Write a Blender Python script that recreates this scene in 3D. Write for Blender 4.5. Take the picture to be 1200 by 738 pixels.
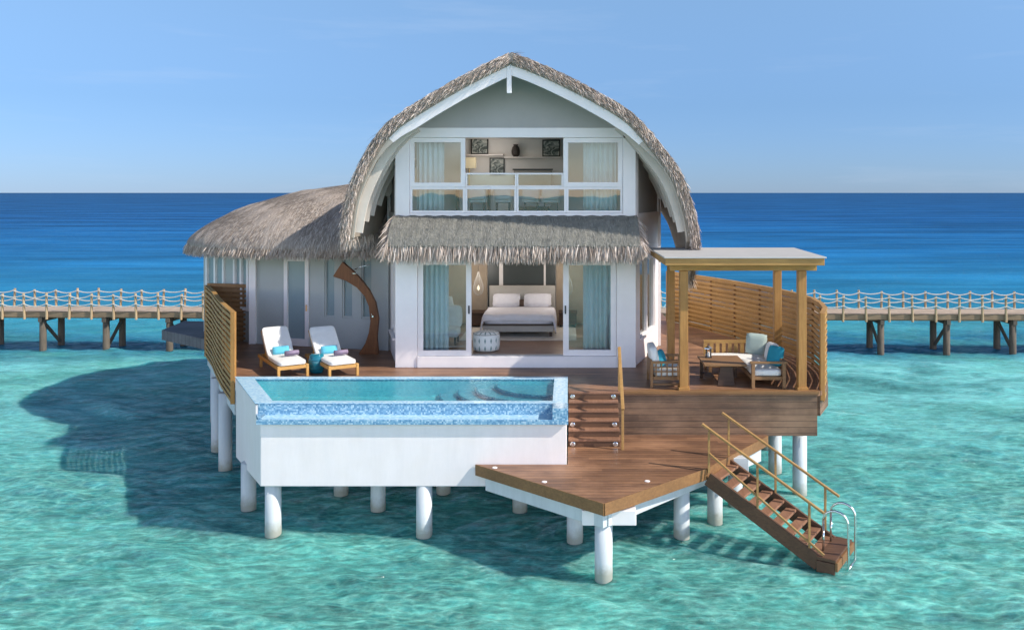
import bpy, bmesh, math, random
from mathutils import Vector, Matrix
random.seed(7)
R = math.radians
S = bpy.context.scene
for o in list(bpy.data.objects): bpy.data.objects.remove(o)
COL = S.collection

# ------------------------------------------------------------------ camera, sky, sun, exposure
HC = 6.7
cam = bpy.data.cameras.new('camera'); cam.sensor_width = 36; cam.lens = 30
cam.shift_x = -67/1200; cam.shift_y = -143/1200; cam.clip_end = 60000; cam.clip_start = 0.1
co = bpy.data.objects.new('camera', cam); COL.objects.link(co)
co.location = (0, 0, HC); co.rotation_euler = (R(90), 0, 0); S.camera = co

SUN_EL, SUN_AZ = 39, 17          # azimuth measured from +X (right) towards the camera (-Y)
w = bpy.data.worlds.new('World'); S.world = w; w.use_nodes = True
nt = w.node_tree; nt.nodes.clear()
def wn(t): return nt.nodes.new(t)
sky = wn('ShaderNodeTexSky'); sky.sky_type = 'NISHITA'; sky.sun_disc = False
sky.sun_elevation = R(SUN_EL); sky.sun_rotation = R(90+SUN_AZ)
sky.air_density = 1.0; sky.dust_density = 0.0; sky.ozone_density = 1.5; sky.altitude = 0
tint = wn('ShaderNodeMix'); tint.data_type = 'RGBA'; tint.blend_type = 'MULTIPLY'; tint.inputs[0].default_value = 1
tsp = wn('ShaderNodeSeparateXYZ'); trm = wn('ShaderNodeValToRGB')
e_ = trm.color_ramp.elements
while len(e_) < 4: e_.new(.5)
for q, (p_, c_) in zip(e_, ((0, (.215, .345, .73)), (.10, (.345, .47, .71)), (.22, (.63, .74, .86)), (.45, (.30, .31, .33)))): q.position = p_; q.color = (*c_, 1)
tc = wn('ShaderNodeTexCoord'); mp = wn('ShaderNodeMapping'); mp.inputs['Scale'].default_value = (1.5, 1.5, 14)
ns = wn('ShaderNodeTexNoise'); ns.inputs['Scale'].default_value = 2.2; ns.inputs['Detail'].default_value = 6; ns.inputs['Roughness'].default_value = .6
cr = wn('ShaderNodeValToRGB'); cr.color_ramp.elements[0].position = .56; cr.color_ramp.elements[1].position = .85
cr.color_ramp.elements[0].color = (0, 0, 0, 1); cr.color_ramp.elements[1].color = (.16, .16, .16, 1)
cl = wn('ShaderNodeMix'); cl.data_type = 'RGBA'; cl.inputs[7].default_value = (4.2, 4.7, 5.6, 1)
bg = wn('ShaderNodeBackground'); bg.inputs[1].default_value = .14
out = wn('ShaderNodeOutputWorld')
L = nt.links.new
L(sky.outputs[0], tint.inputs[6]); L(tc.outputs['Generated'], tsp.inputs[0]); L(tsp.outputs[2], trm.inputs[0]); 
warm = wn('ShaderNodeMix'); warm.data_type = 'RGBA'; warm.inputs[7].default_value = (2.4, 2.05, 2.08, 1)  # added brighter, warmer sky behind the camera, fills the shaded front
fy_ = wn('ShaderNodeMapRange'); fy_.interpolation_type = 'SMOOTHSTEP'; fy_.inputs[1].default_value = .25; fy_.inputs[2].default_value = -.35
L(tsp.outputs[1], fy_.inputs[0]); 
fz_ = wn('ShaderNodeMapRange'); fz_.interpolation_type = 'SMOOTHSTEP'; fz_.inputs[1].default_value = .75; fz_.inputs[2].default_value = .35
fm_ = wn('ShaderNodeMath'); fm_.operation = 'MULTIPLY'
L(tsp.outputs[2], fz_.inputs[0]); L(fy_.outputs[0], fm_.inputs[0]); L(fz_.outputs[0], fm_.inputs[1]); L(fm_.outputs[0], warm.inputs[0])
L(trm.outputs[0], warm.inputs[6]); L(warm.outputs[2], tint.inputs[7])
L(tc.outputs['Generated'], mp.inputs[0]); L(mp.outputs[0], ns.inputs[0]); L(ns.outputs[0], cr.inputs[0])
L(cr.outputs[0], cl.inputs[0]); L(tint.outputs[2], cl.inputs[6]); L(cl.outputs[2], bg.inputs[0]); L(bg.outputs[0], out.inputs[0])

sl = bpy.data.lights.new('sun', 'SUN'); sl.energy = 4.4; sl.angle = R(.6); sl.color = (1, .94, .85)
so = bpy.data.objects.new('sun', sl); COL.objects.link(so)
sd = Vector((math.cos(R(SUN_EL))*math.cos(R(SUN_AZ)), -math.cos(R(SUN_EL))*math.sin(R(SUN_AZ)), math.sin(R(SUN_EL))))
so.rotation_euler = sd.to_track_quat('Z', 'Y').to_euler(); so.location = sd*60

v = S.view_settings; S.display_settings.display_device = 'sRGB'
v.view_transform = 'Standard'; v.look = 'None'; v.exposure = 0.36; v.gamma = 1; v.use_curve_mapping = False
S.render.engine = 'CYCLES'
S.cycles.max_bounces = 10; S.cycles.diffuse_bounces = 5; S.cycles.transparent_max_bounces = 16

# ------------------------------------------------------------------ materials
class NT:
    def __init__(s, name):
        s.m = bpy.data.materials.new(name); s.m.use_nodes = True; s.t = s.m.node_tree; s.t.nodes.clear()
        s.o = s.n('ShaderNodeOutputMaterial')
    def n(s, t, **k):
        x = s.t.nodes.new(t)
        for a, b in k.items(): setattr(x, a, b)
        return x
    def l(s, a, b): s.t.links.new(a, b)
    def math(s, op, a, b=None, c=None):
        x = s.n('ShaderNodeMath', operation=op)
        for i, q in enumerate((a, b, c)):
            if q is None: continue
            if isinstance(q, (int, float)): x.inputs[i].default_value = q
            else: s.l(q, x.inputs[i])
        return x.outputs[0]
    def mix(s, f, a, b, blend='MIX'):
        x = s.n('ShaderNodeMix', data_type='RGBA', blend_type=blend)
        for i, q in ((0, f), (6, a), (7, b)):
            if isinstance(q, (int, float)): x.inputs[i].default_value = q
            elif isinstance(q, tuple): x.inputs[i].default_value = (*q, 1)
            else: s.l(q, x.inputs[i])
        return x.outputs[2]
    def coord(s, scale=(1, 1, 1), rot=(0, 0, 0), which='Object'):
        c = s.n('ShaderNodeTexCoord'); m = s.n('ShaderNodeMapping')
        m.inputs['Scale'].default_value = scale; m.inputs['Rotation'].default_value = rot
        s.l(c.outputs[which], m.inputs[0]); return m.outputs[0]
    def noise(s, vec, scale, detail=4, rough=.55, dist=0):
        x = s.n('ShaderNodeTexNoise'); x.inputs['Scale'].default_value = scale; x.inputs['Detail'].default_value = detail
        x.inputs['Roughness'].default_value = rough; x.inputs['Distortion'].default_value = dist
        s.l(vec, x.inputs['Vector']); return x.outputs[0]
    def ramp(s, f, stops):
        x = s.n('ShaderNodeValToRGB'); e = x.color_ramp.elements
        while len(e) < len(stops): e.new(.5)
        for q, (p, c) in zip(e, stops):
            q.position = p; q.color = (*c, 1) if isinstance(c, tuple) else (c, c, c, 1)
        s.l(f, x.inputs[0]); return x.outputs[0]
    def bump(s, h, strength=.3, dist=.02, normal=None):
        x = s.n('ShaderNodeBump'); x.inputs['Strength'].default_value = strength; x.inputs['Distance'].default_value = dist
        s.l(h, x.inputs['Height'])
        if normal: s.l(normal, x.inputs['Normal'])
        return x.outputs[0]
    def pbr(s, col, rough=.5, metal=0, nrm=None, spec=.5, **k):
        b = s.n('ShaderNodeBsdfPrincipled')
        for key, q in (('Base Color', col), ('Roughness', rough), ('Metallic', metal), ('Specular IOR Level', spec)):
            if isinstance(q, (int, float)): b.inputs[key].default_value = q
            elif isinstance(q, tuple): b.inputs[key].default_value = (*q, 1)
            else: s.l(q, b.inputs[key])
        for key, q in k.items(): b.inputs[key.replace('_', ' ')].default_value = q
        if nrm: s.l(nrm, b.inputs['Normal'])
        return b.outputs[0]
    def done(s, sh): s.l(sh, s.o.inputs[0]); return s.m

def paint(name, c, rough=.55, var=.12, scale=1.3, bump=.05):
    t = NT(name); vc = t.coord()
    n = t.noise(vc, scale, 6, .65); f = t.noise(vc, 60, 2)
    dark = tuple(x*(1-var) for x in c)
    col = t.ramp(n, [(.3, dark), (.62, c)])
    return t.done(t.pbr(col, rough, nrm=t.bump(f, bump, .01)))
def stained(name, c, rough=.7):
    t = NT(name)
    n1 = t.noise(t.coord((2.6, 2.6, .5)), 1.1, 6, .7); n2 = t.noise(t.coord(), 2.2, 6, .6); f = t.noise(t.coord(), 45, 3)
    a = t.ramp(n1, [(.32, tuple(x*.92 for x in c)), (.62, c)])
    col = t.mix(t.ramp(n2, [(.42, .0), (.75, .35)]), a, tuple(x*y for x, y in zip(c, (.9, .88, .82))))
    return t.done(t.pbr(col, rough, nrm=t.bump(f, .12, .01)))
def wood(name, c1, c2, axis=0, rough=.55, fine=9):
    t = NT(name); sc = [fine*3]*3; sc[axis] = fine*.22
    g = t.noise(t.coord(tuple(sc)), 1, 5, .6, .3); b = t.noise(t.coord(), 1.7, 4)
    col = t.mix(t.ramp(b, [(.3, .0), (.75, .55)]), t.ramp(g, [(.3, c1), (.68, c2)]), tuple(x*.62 for x in c1))
    return t.done(t.pbr(col, rough, nrm=t.bump(g, .2, .008), spec=.35))
def planks(name, c1, c2, cdark, along=0, across=1, width=.14, rough=.45, gap=.07, length=2.6):
    """boards running along one axis, each with a tone and grain of its own, dark open joints"""
    t = NT(name); c = t.n('ShaderNodeTexCoord'); sp = t.n('ShaderNodeSeparateXYZ'); t.l(c.outputs['Object'], sp.inputs[0])
    q = t.math('DIVIDE', sp.outputs[across], width); idx = t.math('FLOOR', q); fr = t.math('FRACT', q)
    off = t.math('MULTIPLY', t.math('FRACT', t.math('MULTIPLY', idx, .6180)), length)
    bl = t.math('FLOOR', t.math('DIVIDE', t.math('ADD', sp.outputs[along], off), length))
    wn_ = t.n('ShaderNodeTexWhiteNoise', noise_dimensions='2D'); cb = t.n('ShaderNodeCombineXYZ')
    t.l(idx, cb.inputs[0]); t.l(bl, cb.inputs[1]); t.l(cb.outputs[0], wn_.inputs['Vector'])
    sc = [16]*3; sc[along] = 1.1
    g = t.noise(t.coord(tuple(sc)), 1.6, 6, .65, .4); big = t.noise(t.coord(), .9, 5, .6)
    col = t.mix(wn_.outputs['Value'], c1, c2)
    col = t.mix(t.ramp(g, [(.35, 0.0), (.7, .75)]), col, cdark)
    wear = t.noise(t.coord(tuple(.35 if i == along else 1.6 for i in range(3))), 1.3, 7, .7)
    col = t.mix(t.ramp(big, [(.42, .0), (.68, .55)]), col, tuple(min(1, x*1.35+.03) for x in c1))
    col = t.mix(t.ramp(wear, [(.50, .0), (.66, .6)]), col, tuple(x*.9 for x in cdark))
    joint = t.math('GREATER_THAN', t.math('ABSOLUTE', t.math('SUBTRACT', fr, .5)), .5-gap/2)
    col = t.mix(joint, col, tuple(x*.25 for x in cdark))
    h = t.math('SUBTRACT', t.math('MULTIPLY', g, .25), joint)
    return t.done(t.pbr(col, rough, nrm=t.bump(h, .45, .012), spec=.4))
def thatch(name, c0, c1, c2, su=26, sv=2.4):
    t = NT(name); vc = t.coord((su, sv, 1), which='UV')
    g = t.noise(vc, 1.0, 6, .7, .35); b = t.noise(t.coord(), .8, 5, .65); f = t.noise(t.coord(), 14, 4, .7)
    col = t.ramp(g, [(.28, c0), (.5, c1), (.75, c2)])
    col = t.mix(t.ramp(b, [(.38, 0.0), (.7, .6)]), col, tuple(x*.7 for x in c1))
    col = t.mix(t.ramp(f, [(.45, 0.0), (.8, .5)]), col, c0)
    return t.done(t.pbr(col, .95, nrm=t.bump(t.math('ADD', g, f), .8, .05), spec=.1))
def straw(name, c0, c1, c2):
    t = NT(name); u = t.n('ShaderNodeUVMap'); sp = t.n('ShaderNodeSeparateXYZ'); t.l(u.outputs[0], sp.inputs[0])
    col = t.ramp(sp.outputs[0], [(0, c0), (.5, c1), (1, c2)])
    return t.done(t.pbr(col, .85, spec=.15))
def mosaic(name, cols, size=.045, rough=.18):
    t = NT(name); vc = t.coord((1/size,)*3); fl = t.n('ShaderNodeVectorMath', operation='FLOOR'); t.l(vc, fl.inputs[0])
    ad = t.n('ShaderNodeVectorMath', operation='ADD'); t.l(fl.outputs[0], ad.inputs[0]); ad.inputs[1].default_value = (.5, .5, .5)
    wn_ = t.n('ShaderNodeTexWhiteNoise', noise_dimensions='3D'); t.l(ad.outputs[0], wn_.inputs['Vector'])
    col = t.ramp(wn_.outputs['Value'], [(i/(len(cols)-1), c) for i, c in enumerate(cols)])
    return t.done(t.pbr(col, rough))
def fabric(name, c, rough=.9, var=.1):
    t = NT(name); n = t.noise(t.coord(), 5, 4); f = t.noise(t.coord(), 220, 2)
    col = t.ramp(n, [(.3, tuple(x*(1-var) for x in c)), (.7, c)])
    return t.done(t.pbr(col, rough, nrm=t.bump(t.math('ADD', f, t.math('MULTIPLY', n, 2.0)), .25, .02), spec=.2))
def metal(name, c, rough=.25):
    t = NT(name); n = t.noise(t.coord(), 9, 4)
    return t.done(t.pbr(c, t.math('ADD', t.math('MULTIPLY', n, .25), rough-.1), 1))
def glass(name, tintc, refl=1.0):
    t = NT(name); tr = t.n('ShaderNodeBsdfTransparent'); tr.inputs[0].default_value = (*tintc, 1)
    gl = t.n('ShaderNodeBsdfGlossy'); gl.inputs['Roughness'].default_value = .01; gl.inputs[0].default_value = (.95, 1, 1, 1)
    fr = t.n('ShaderNodeFresnel'); fr.inputs[0].default_value = 1.9
    wv = t.noise(t.coord(), .9, 2); b = t.bump(wv, .1, .02); t.l(b, gl.inputs['Normal'])
    mx = t.n('ShaderNodeMixShader'); gg = t.n('ShaderNodeNewGeometry'); t.l(t.math('MULTIPLY', t.math('MULTIPLY', fr.outputs[0], refl), t.math('SUBTRACT', 1.0, gg.outputs['Backfacing'])), mx.inputs[0])
    t.l(tr.outputs[0], mx.inputs[1]); t.l(gl.outputs[0], mx.inputs[2]); return t.done(mx.outputs[0])

M = {}
M['white'] = paint('white_paint', (.84, .785, .765), .5, .07)
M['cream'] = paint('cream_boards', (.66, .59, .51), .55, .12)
M['plaster'] = stained('pool_plaster', (.84, .775, .75))
t = NT('pillar_paint'); g_ = t.n('ShaderNodeNewGeometry'); sp = t.n('ShaderNodeSeparateXYZ'); t.l(g_.outputs['Position'], sp.inputs[0])
n1 = t.noise(t.coord((3, 3, .6)), 1.2, 6, .7); n2 = t.noise(t.coord(), 7, 5, .65)
hgt = t.math('ADD', sp.outputs[2], t.math('MULTIPLY', t.math('SUBTRACT', n2, .5), .35))
col = t.ramp(n1, [(.32, (.50, .53, .54)), (.64, (.60, .63, .64))])
col = t.mix(t.ramp(hgt, [(.10, 1.0), (.20, .55), (.34, .0)]), col, (.33, .33, .28))
M['pillar'] = t.done(t.pbr(col, .5))
M['flank'] = paint('flank_boards', (.50, .44, .37), .7, .2)
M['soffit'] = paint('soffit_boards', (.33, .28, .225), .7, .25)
M['grey'] = paint('grey_render', (.41, .39, .37), .8, .08)
M['aqua'] = paint('pale_aqua_render', (.42, .445, .43), .7, .07)
M['room'] = paint('room_wall', (.86, .82, .79), .7, .05)
M['beige'] = fabric('beige_wallcloth', (.50, .40, .30))
M['darkpanel'] = paint('dark_wall_panel', (.045, .05, .05), .35, .2)
M['deck'] = planks('deck_boards', (.34, .175, .090), (.185, .095, .054), (.085, .043, .029), 0, 1, .14)
M['fascia'] = planks('fascia_boards', (.235, .135, .076), (.140, .078, .046), (.065, .040, .028), 0, 2, .135, .6)
M['edge'] = wood('deck_edge_timber', (.20, .10, .042), (.30, .155, .060), 0)
M['floor'] = planks('room_floor', (.34, .20, .13), (.27, .15, .09), (.2, .11, .07), 0, 1, .16, .3)
M['teak'] = wood('teak_slat', (.36, .19, .055), (.52, .30, .095), 0)
M['teakv'] = wood('teak_post', (.35, .165, .045), (.48, .25, .075), 2)
M['teakd'] = wood('furniture_teak', (.22, .115, .05), (.33, .18, .08), 0)
M['shower'] = wood('shower_wood', (.15, .058, .022), (.25, .10, .036), 2)
M['lounger'] = wood('lounger_teak', (.50, .27, .08), (.66, .38, .12), 1)
M['stair'] = wood('stair_timber', (.10, .05, .03), (.17, .085, .045), 0)
M['tread'] = wood('tread_timber', (.24, .12, .07), (.34, .18, .11), 1)
M['rail'] = wood('bronze_rail', (.34, .19, .07), (.48, .28, .10), 0, .4)
M['jetty'] = wood('weathered_boardwalk', (.40, .31, .24), (.55, .44, .35), 1, .8)
M['jettyedge'] = wood('boardwalk_beam', (.22, .15, .09), (.33, .23, .14), 0, .8)
M['pile'] = wood('boardwalk_pile', (.09, .075, .055), (.16, .13, .10), 2, .8)
M['railpost'] = wood('boardwalk_post', (.42, .29, .16), (.58, .42, .25), 2, .7)
M['rope'] = fabric('white_rope', (.62, .58, .51))
M['greydeck'] = planks('grey_walkway', (.13, .12, .13), (.10, .095, .105), (.07, .065, .07), 0, 1, .14, .6)
M['thatch'] = thatch('thatch', (.24, .195, .165), (.41, .345, .295), (.55, .475, .415))
M['skirt'] = thatch('thatch_grey', (.17, .165, .14), (.225, .215, .185), (.28, .265, .23), 9, 9)
M['straw'] = straw('straw', (.21, .17, .14), (.41, .345, .295), (.60, .52, .45))
M['strawlight'] = straw('straw_light', (.28, .215, .17), (.53, .435, .365), (.76, .66, .58))
M['strawgrey'] = straw('straw_grey', (.15, .145, .125), (.225, .215, .19), (.30, .285, .255))
M['tile'] = mosaic('blue_mosaic', [(.10, .23, .38), (.14, .30, .46), (.19, .37, .52), (.27, .45, .58), (.44, .60, .69)], .03)
M['tilepale'] = mosaic('pale_mosaic', [(.26, .50, .68), (.36, .58, .73), (.46, .66, .77), (.56, .72, .80)], .04, .3)
M['basin'] = mosaic('basin_mosaic', [(.42, .74, .80), (.50, .80, .84), (.58, .84, .88), (.46, .77, .83)], .05)
M['glass'] = glass('window_glass', (.80, .87, .89), .75)
M['frosted'] = paint('frosted_glass', (.26, .34, .36), .25, .06)
M['clear'] = glass('clear_glass', (.75, .88, .90), .7)
M['curtain'] = fabric('curtain_cloth', (.72, .75, .745), .8, .08)
M['linen'] = fabric('white_linen', (.80, .78, .82))
M['cushion'] = fabric('white_cushion', (.80, .78, .74))
M['teal'] = fabric('teal_cloth', (.035, .30, .40))
M['blue'] = fabric('sky_blue_cloth', (.12, .46, .60))
M['sage'] = fabric('sage_cloth', (.38, .46, .42))
M['towel'] = fabric('mauve_towel', (.26, .20, .28))
M['headboard'] = fabric('grey_headboard', (.45, .42, .38))
M['black'] = paint('black_metal', (.02, .02, .022), .4, .1)
M['darkwood'] = wood('dark_wood', (.06, .035, .025), (.10, .06, .04), 0)
M['chrome'] = metal('chrome', (.78, .80, .80), .18)
M['brass'] = metal('brass', (.72, .50, .24), .3)
M['ceramic'] = paint('teal_ceramic', (.012, .16, .22), .12, .2, 6)
M['white_top'] = stained('pergola_top', (.46, .445, .425))
M['rug'] = fabric('pale_rug', (.66, .62, .55))
M['shade'] = fabric('lamp_shade', (.78, .68, .45))
M['pottery'] = paint('dark_pottery', (.06, .05, .045), .6, .4, 9)
M['art'] = NT('art_print'); _t = M['art']
_n = _t.noise(_t.coord(), 7, 3, .6, 1.5); M['art'] = _t.done(_t.pbr(_t.ramp(_n, [(.42, (.07, .09, .09)), (.5, (.30, .34, .32)), (.6, (.62, .62, .58))]), .5))
t = NT('pouf_cloth'); vc = t.coord(); sp = t.n('ShaderNodeSeparateXYZ'); t.l(vc, sp.inputs[0])
an = t.math('MULTIPLY', t.math('ARCTAN2', sp.outputs[1], sp.outputs[0]), 14/(2*math.pi))
fx = t.math('ABSOLUTE', t.math('SUBTRACT', t.math('FRACT', an), .5)); fz = t.math('ABSOLUTE', t.math('SUBTRACT', t.math('FRACT', t.math('MULTIPLY', sp.outputs[2], 5.2)), .5))
k = t.math('LESS_THAN', t.math('ADD', t.math('MULTIPLY', fx, 2.0), t.math('MULTIPLY', fz, .8)), .32)
M['pouf'] = t.done(t.pbr(t.mix(k, (.74, .74, .70), (.22, .30, .28)), .9))
t = NT('bulb'); e = t.n('ShaderNodeEmission'); e.inputs[0].default_value = (1, .86, .62, 1); e.inputs[1].default_value = 1.2; M['bulb'] = t.done(e.outputs[0])
t = NT('lit_lamp_shade'); e = t.n('ShaderNodeEmission'); e.inputs[0].default_value = (1, .82, .5, 1); e.inputs[1].default_value = .12
d = t.n('ShaderNodeBsdfDiffuse'); d.inputs[0].default_value = (.75, .65, .45, 1); a_ = t.n('ShaderNodeAddShader'); t.l(e.outputs[0], a_.inputs[0]); t.l(d.outputs[0], a_.inputs[1]); M['litshade'] = t.done(a_.outputs[0])

# pool water: tinted see-through with a rippled mirror skin
t = NT('pool_water'); tr = t.n('ShaderNodeBsdfTransparent'); tr.inputs[0].default_value = (.52, .96, .985, 1)
gl = t.n('ShaderNodeBsdfGlossy'); gl.inputs['Roughness'].default_value = .10
nb = t.bump(t.noise(t.coord((1, 1.8, 1)), 6, 4, .55), .45, .05); t.l(nb, gl.inputs['Normal'])
fr = t.n('ShaderNodeFresnel'); fr.inputs[0].default_value = 1.33; t.l(nb, fr.inputs['Normal'])
mx = t.n('ShaderNodeMixShader'); t.l(t.math('MULTIPLY', fr.outputs[0], .7), mx.inputs[0]); t.l(tr.outputs[0], mx.inputs[1]); t.l(gl.outputs[0], mx.inputs[2]); M['poolwater'] = t.done(mx.outputs[0])

# sea: lagoon over sand near by, reef strip, deep blue beyond
t = NT('sea_water'); gp = t.n('ShaderNodeNewGeometry'); sp = t.n('ShaderNodeSeparateXYZ'); t.l(gp.outputs['Position'], sp.inputs[0])
def pos(scale, rz=0):
    m = t.n('ShaderNodeMapping'); m.inputs['Scale'].default_value = scale; m.inputs['Rotation'].default_value = (0, 0, rz)
    t.l(gp.outputs['Position'], m.inputs[0]); return m.outputs[0]
wob = t.noise(pos((.035, .10, 1)), 1, 5, .6)
yy = t.math('ADD', sp.outputs[1], t.math('MULTIPLY', t.math('SUBTRACT', wob, .5), 7))
inv = t.math('DIVIDE', 6.7, t.math('MAXIMUM', yy, 4))           # 0 at the horizon, 0.45 close by
depth = t.ramp(t.math('MULTIPLY', inv, 2), [
    (.00, (.002, .060, .205)), (.06, (.003, .082, .275)), (.14, (.006, .135, .36)), (.24, (.015, .195, .38)), (.315, (.030, .255, .37)),
    (.345, (.006, .105, .22)), (.375, (.008, .130, .235)), (.41, (.13, .46, .47)), (.50, (.115, .43, .43)), (.66, (.045, .265, .265)), (.92, (.055, .285, .255))])
blotch = t.noise(pos((.30, .42, 1)), 1, 6, .62, .8)
patch = t.noise(pos((.10, .16, 1)), 1.3, 5, .6, .6)
nz = t.n('ShaderNodeTexNoise'); nz.inputs['Scale'].default_value = 1; nz.inputs['Detail'].default_value = 5
t.l(pos((.8, 1.1, 1)), nz.inputs['Vector'])
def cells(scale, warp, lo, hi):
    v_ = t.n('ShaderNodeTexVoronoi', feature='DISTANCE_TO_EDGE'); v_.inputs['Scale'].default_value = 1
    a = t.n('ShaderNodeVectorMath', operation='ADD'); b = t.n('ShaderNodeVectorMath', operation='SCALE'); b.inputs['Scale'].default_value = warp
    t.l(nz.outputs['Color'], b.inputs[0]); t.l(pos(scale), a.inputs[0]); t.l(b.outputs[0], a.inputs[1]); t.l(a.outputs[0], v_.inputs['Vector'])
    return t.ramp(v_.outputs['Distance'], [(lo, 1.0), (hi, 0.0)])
caustics = t.math('MULTIPLY', t.math('ADD', cells((1.7, 2.7, 1), 2.4, .0, .20), cells((3.9, 5.8, 1), 3.2, .0, .26)), .5)  # bright caustic light net, painted into the sea's base colour
near = t.ramp(t.math('MULTIPLY', inv, 2), [(.24, 0.0), (.42, 1.0)])
c = t.mix(t.math('MULTIPLY', t.ramp(blotch, [(.40, 0.0), (.66, .8)]), near), depth, (.003, .075, .085))
c = t.mix(t.math('MULTIPLY', t.ramp(patch, [(.45, 0.0), (.66, .75)]), near), c, (.085, .36, .30))
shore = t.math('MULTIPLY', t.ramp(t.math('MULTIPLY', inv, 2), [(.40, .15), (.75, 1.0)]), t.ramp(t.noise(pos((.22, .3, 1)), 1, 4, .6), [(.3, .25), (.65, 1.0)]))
c = t.mix(t.math('MULTIPLY', t.math('MULTIPLY', caustics, shore), .62), c, (.24, .62, .50))
speck = t.noise(pos((2.3, 6.2, 1), .08), 1, 5, .7, .5); speck2 = t.noise(pos((.8, 2.3, 1), -.05), 1, 5, .68, .7)  # fine sparkle and light ripples, painted into the water colour as flecks
c = t.mix(t.math('MULTIPLY', near, t.ramp(t.math('MULTIPLY', inv, 2), [(.40, .30), (.80, .70)])), c, t.mix(1.0, c, t.ramp(speck, [(.36, .45), (.50, .95), (.66, 1.75)]), 'MULTIPLY'))
c = t.mix(t.math('MULTIPLY', near, .5), c, t.mix(1.0, c, t.ramp(speck2, [(.36, .55), (.62, 1.35)]), 'MULTIPLY'))
chop = t.noise(pos((1.7, 4.6, 1), .12), 1.0, 6, .66); swell = t.noise(pos((.16, .42, 1), .1), 1, 4, .6); tiny = t.noise(pos((5, 11, 1), -.1), 1, 4, .6)
h = t.math('ADD', t.math('ADD', t.math('MULTIPLY', chop, .42), t.math('MULTIPLY', swell, .55)), t.math('MULTIPLY', tiny, .13))
nb = t.bump(h, 1.0, .5)
far = t.ramp(t.noise(pos((.018, .085, 1)), 1, 6, .7), [(.36, .60), (.64, 1.38)])
c = t.mix(t.math('SUBTRACT', 1.0, near), c, t.mix(1.0, c, far, 'MULTIPLY'))
p_ = t.n('ShaderNodeBsdfPrincipled'); t.l(c, p_.inputs['Base Color']); p_.inputs['Roughness'].default_value = 1; p_.inputs['Specular IOR Level'].default_value = 0
t.l(near, p_.inputs['Subsurface Weight']); p_.inputs['Subsurface Radius'].default_value = (.6, 1.3, 1.3); p_.inputs['Subsurface Scale'].default_value = 1; p_.subsurface_method = 'RANDOM_WALK'
t.l(t.bump(h, .5, .5), p_.inputs['Normal'])
gl = t.n('ShaderNodeBsdfGlossy'); gl.inputs['Roughness'].default_value = .08; t.l(nb, gl.inputs['Normal'])
fr = t.n('ShaderNodeFresnel'); fr.inputs[0].default_value = 1.33; t.l(nb, fr.inputs['Normal'])
mx = t.n('ShaderNodeMixShader'); t.l(t.math('MINIMUM', t.math('MULTIPLY', fr.outputs[0], 1.1), t.math('ADD', t.math('MULTIPLY', near, .40), .11)), mx.inputs[0]); t.l(p_.outputs[0], mx.inputs[1]); t.l(gl.outputs[0], mx.inputs[2])
M['sea'] = t.done(mx.outputs[0])

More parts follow.
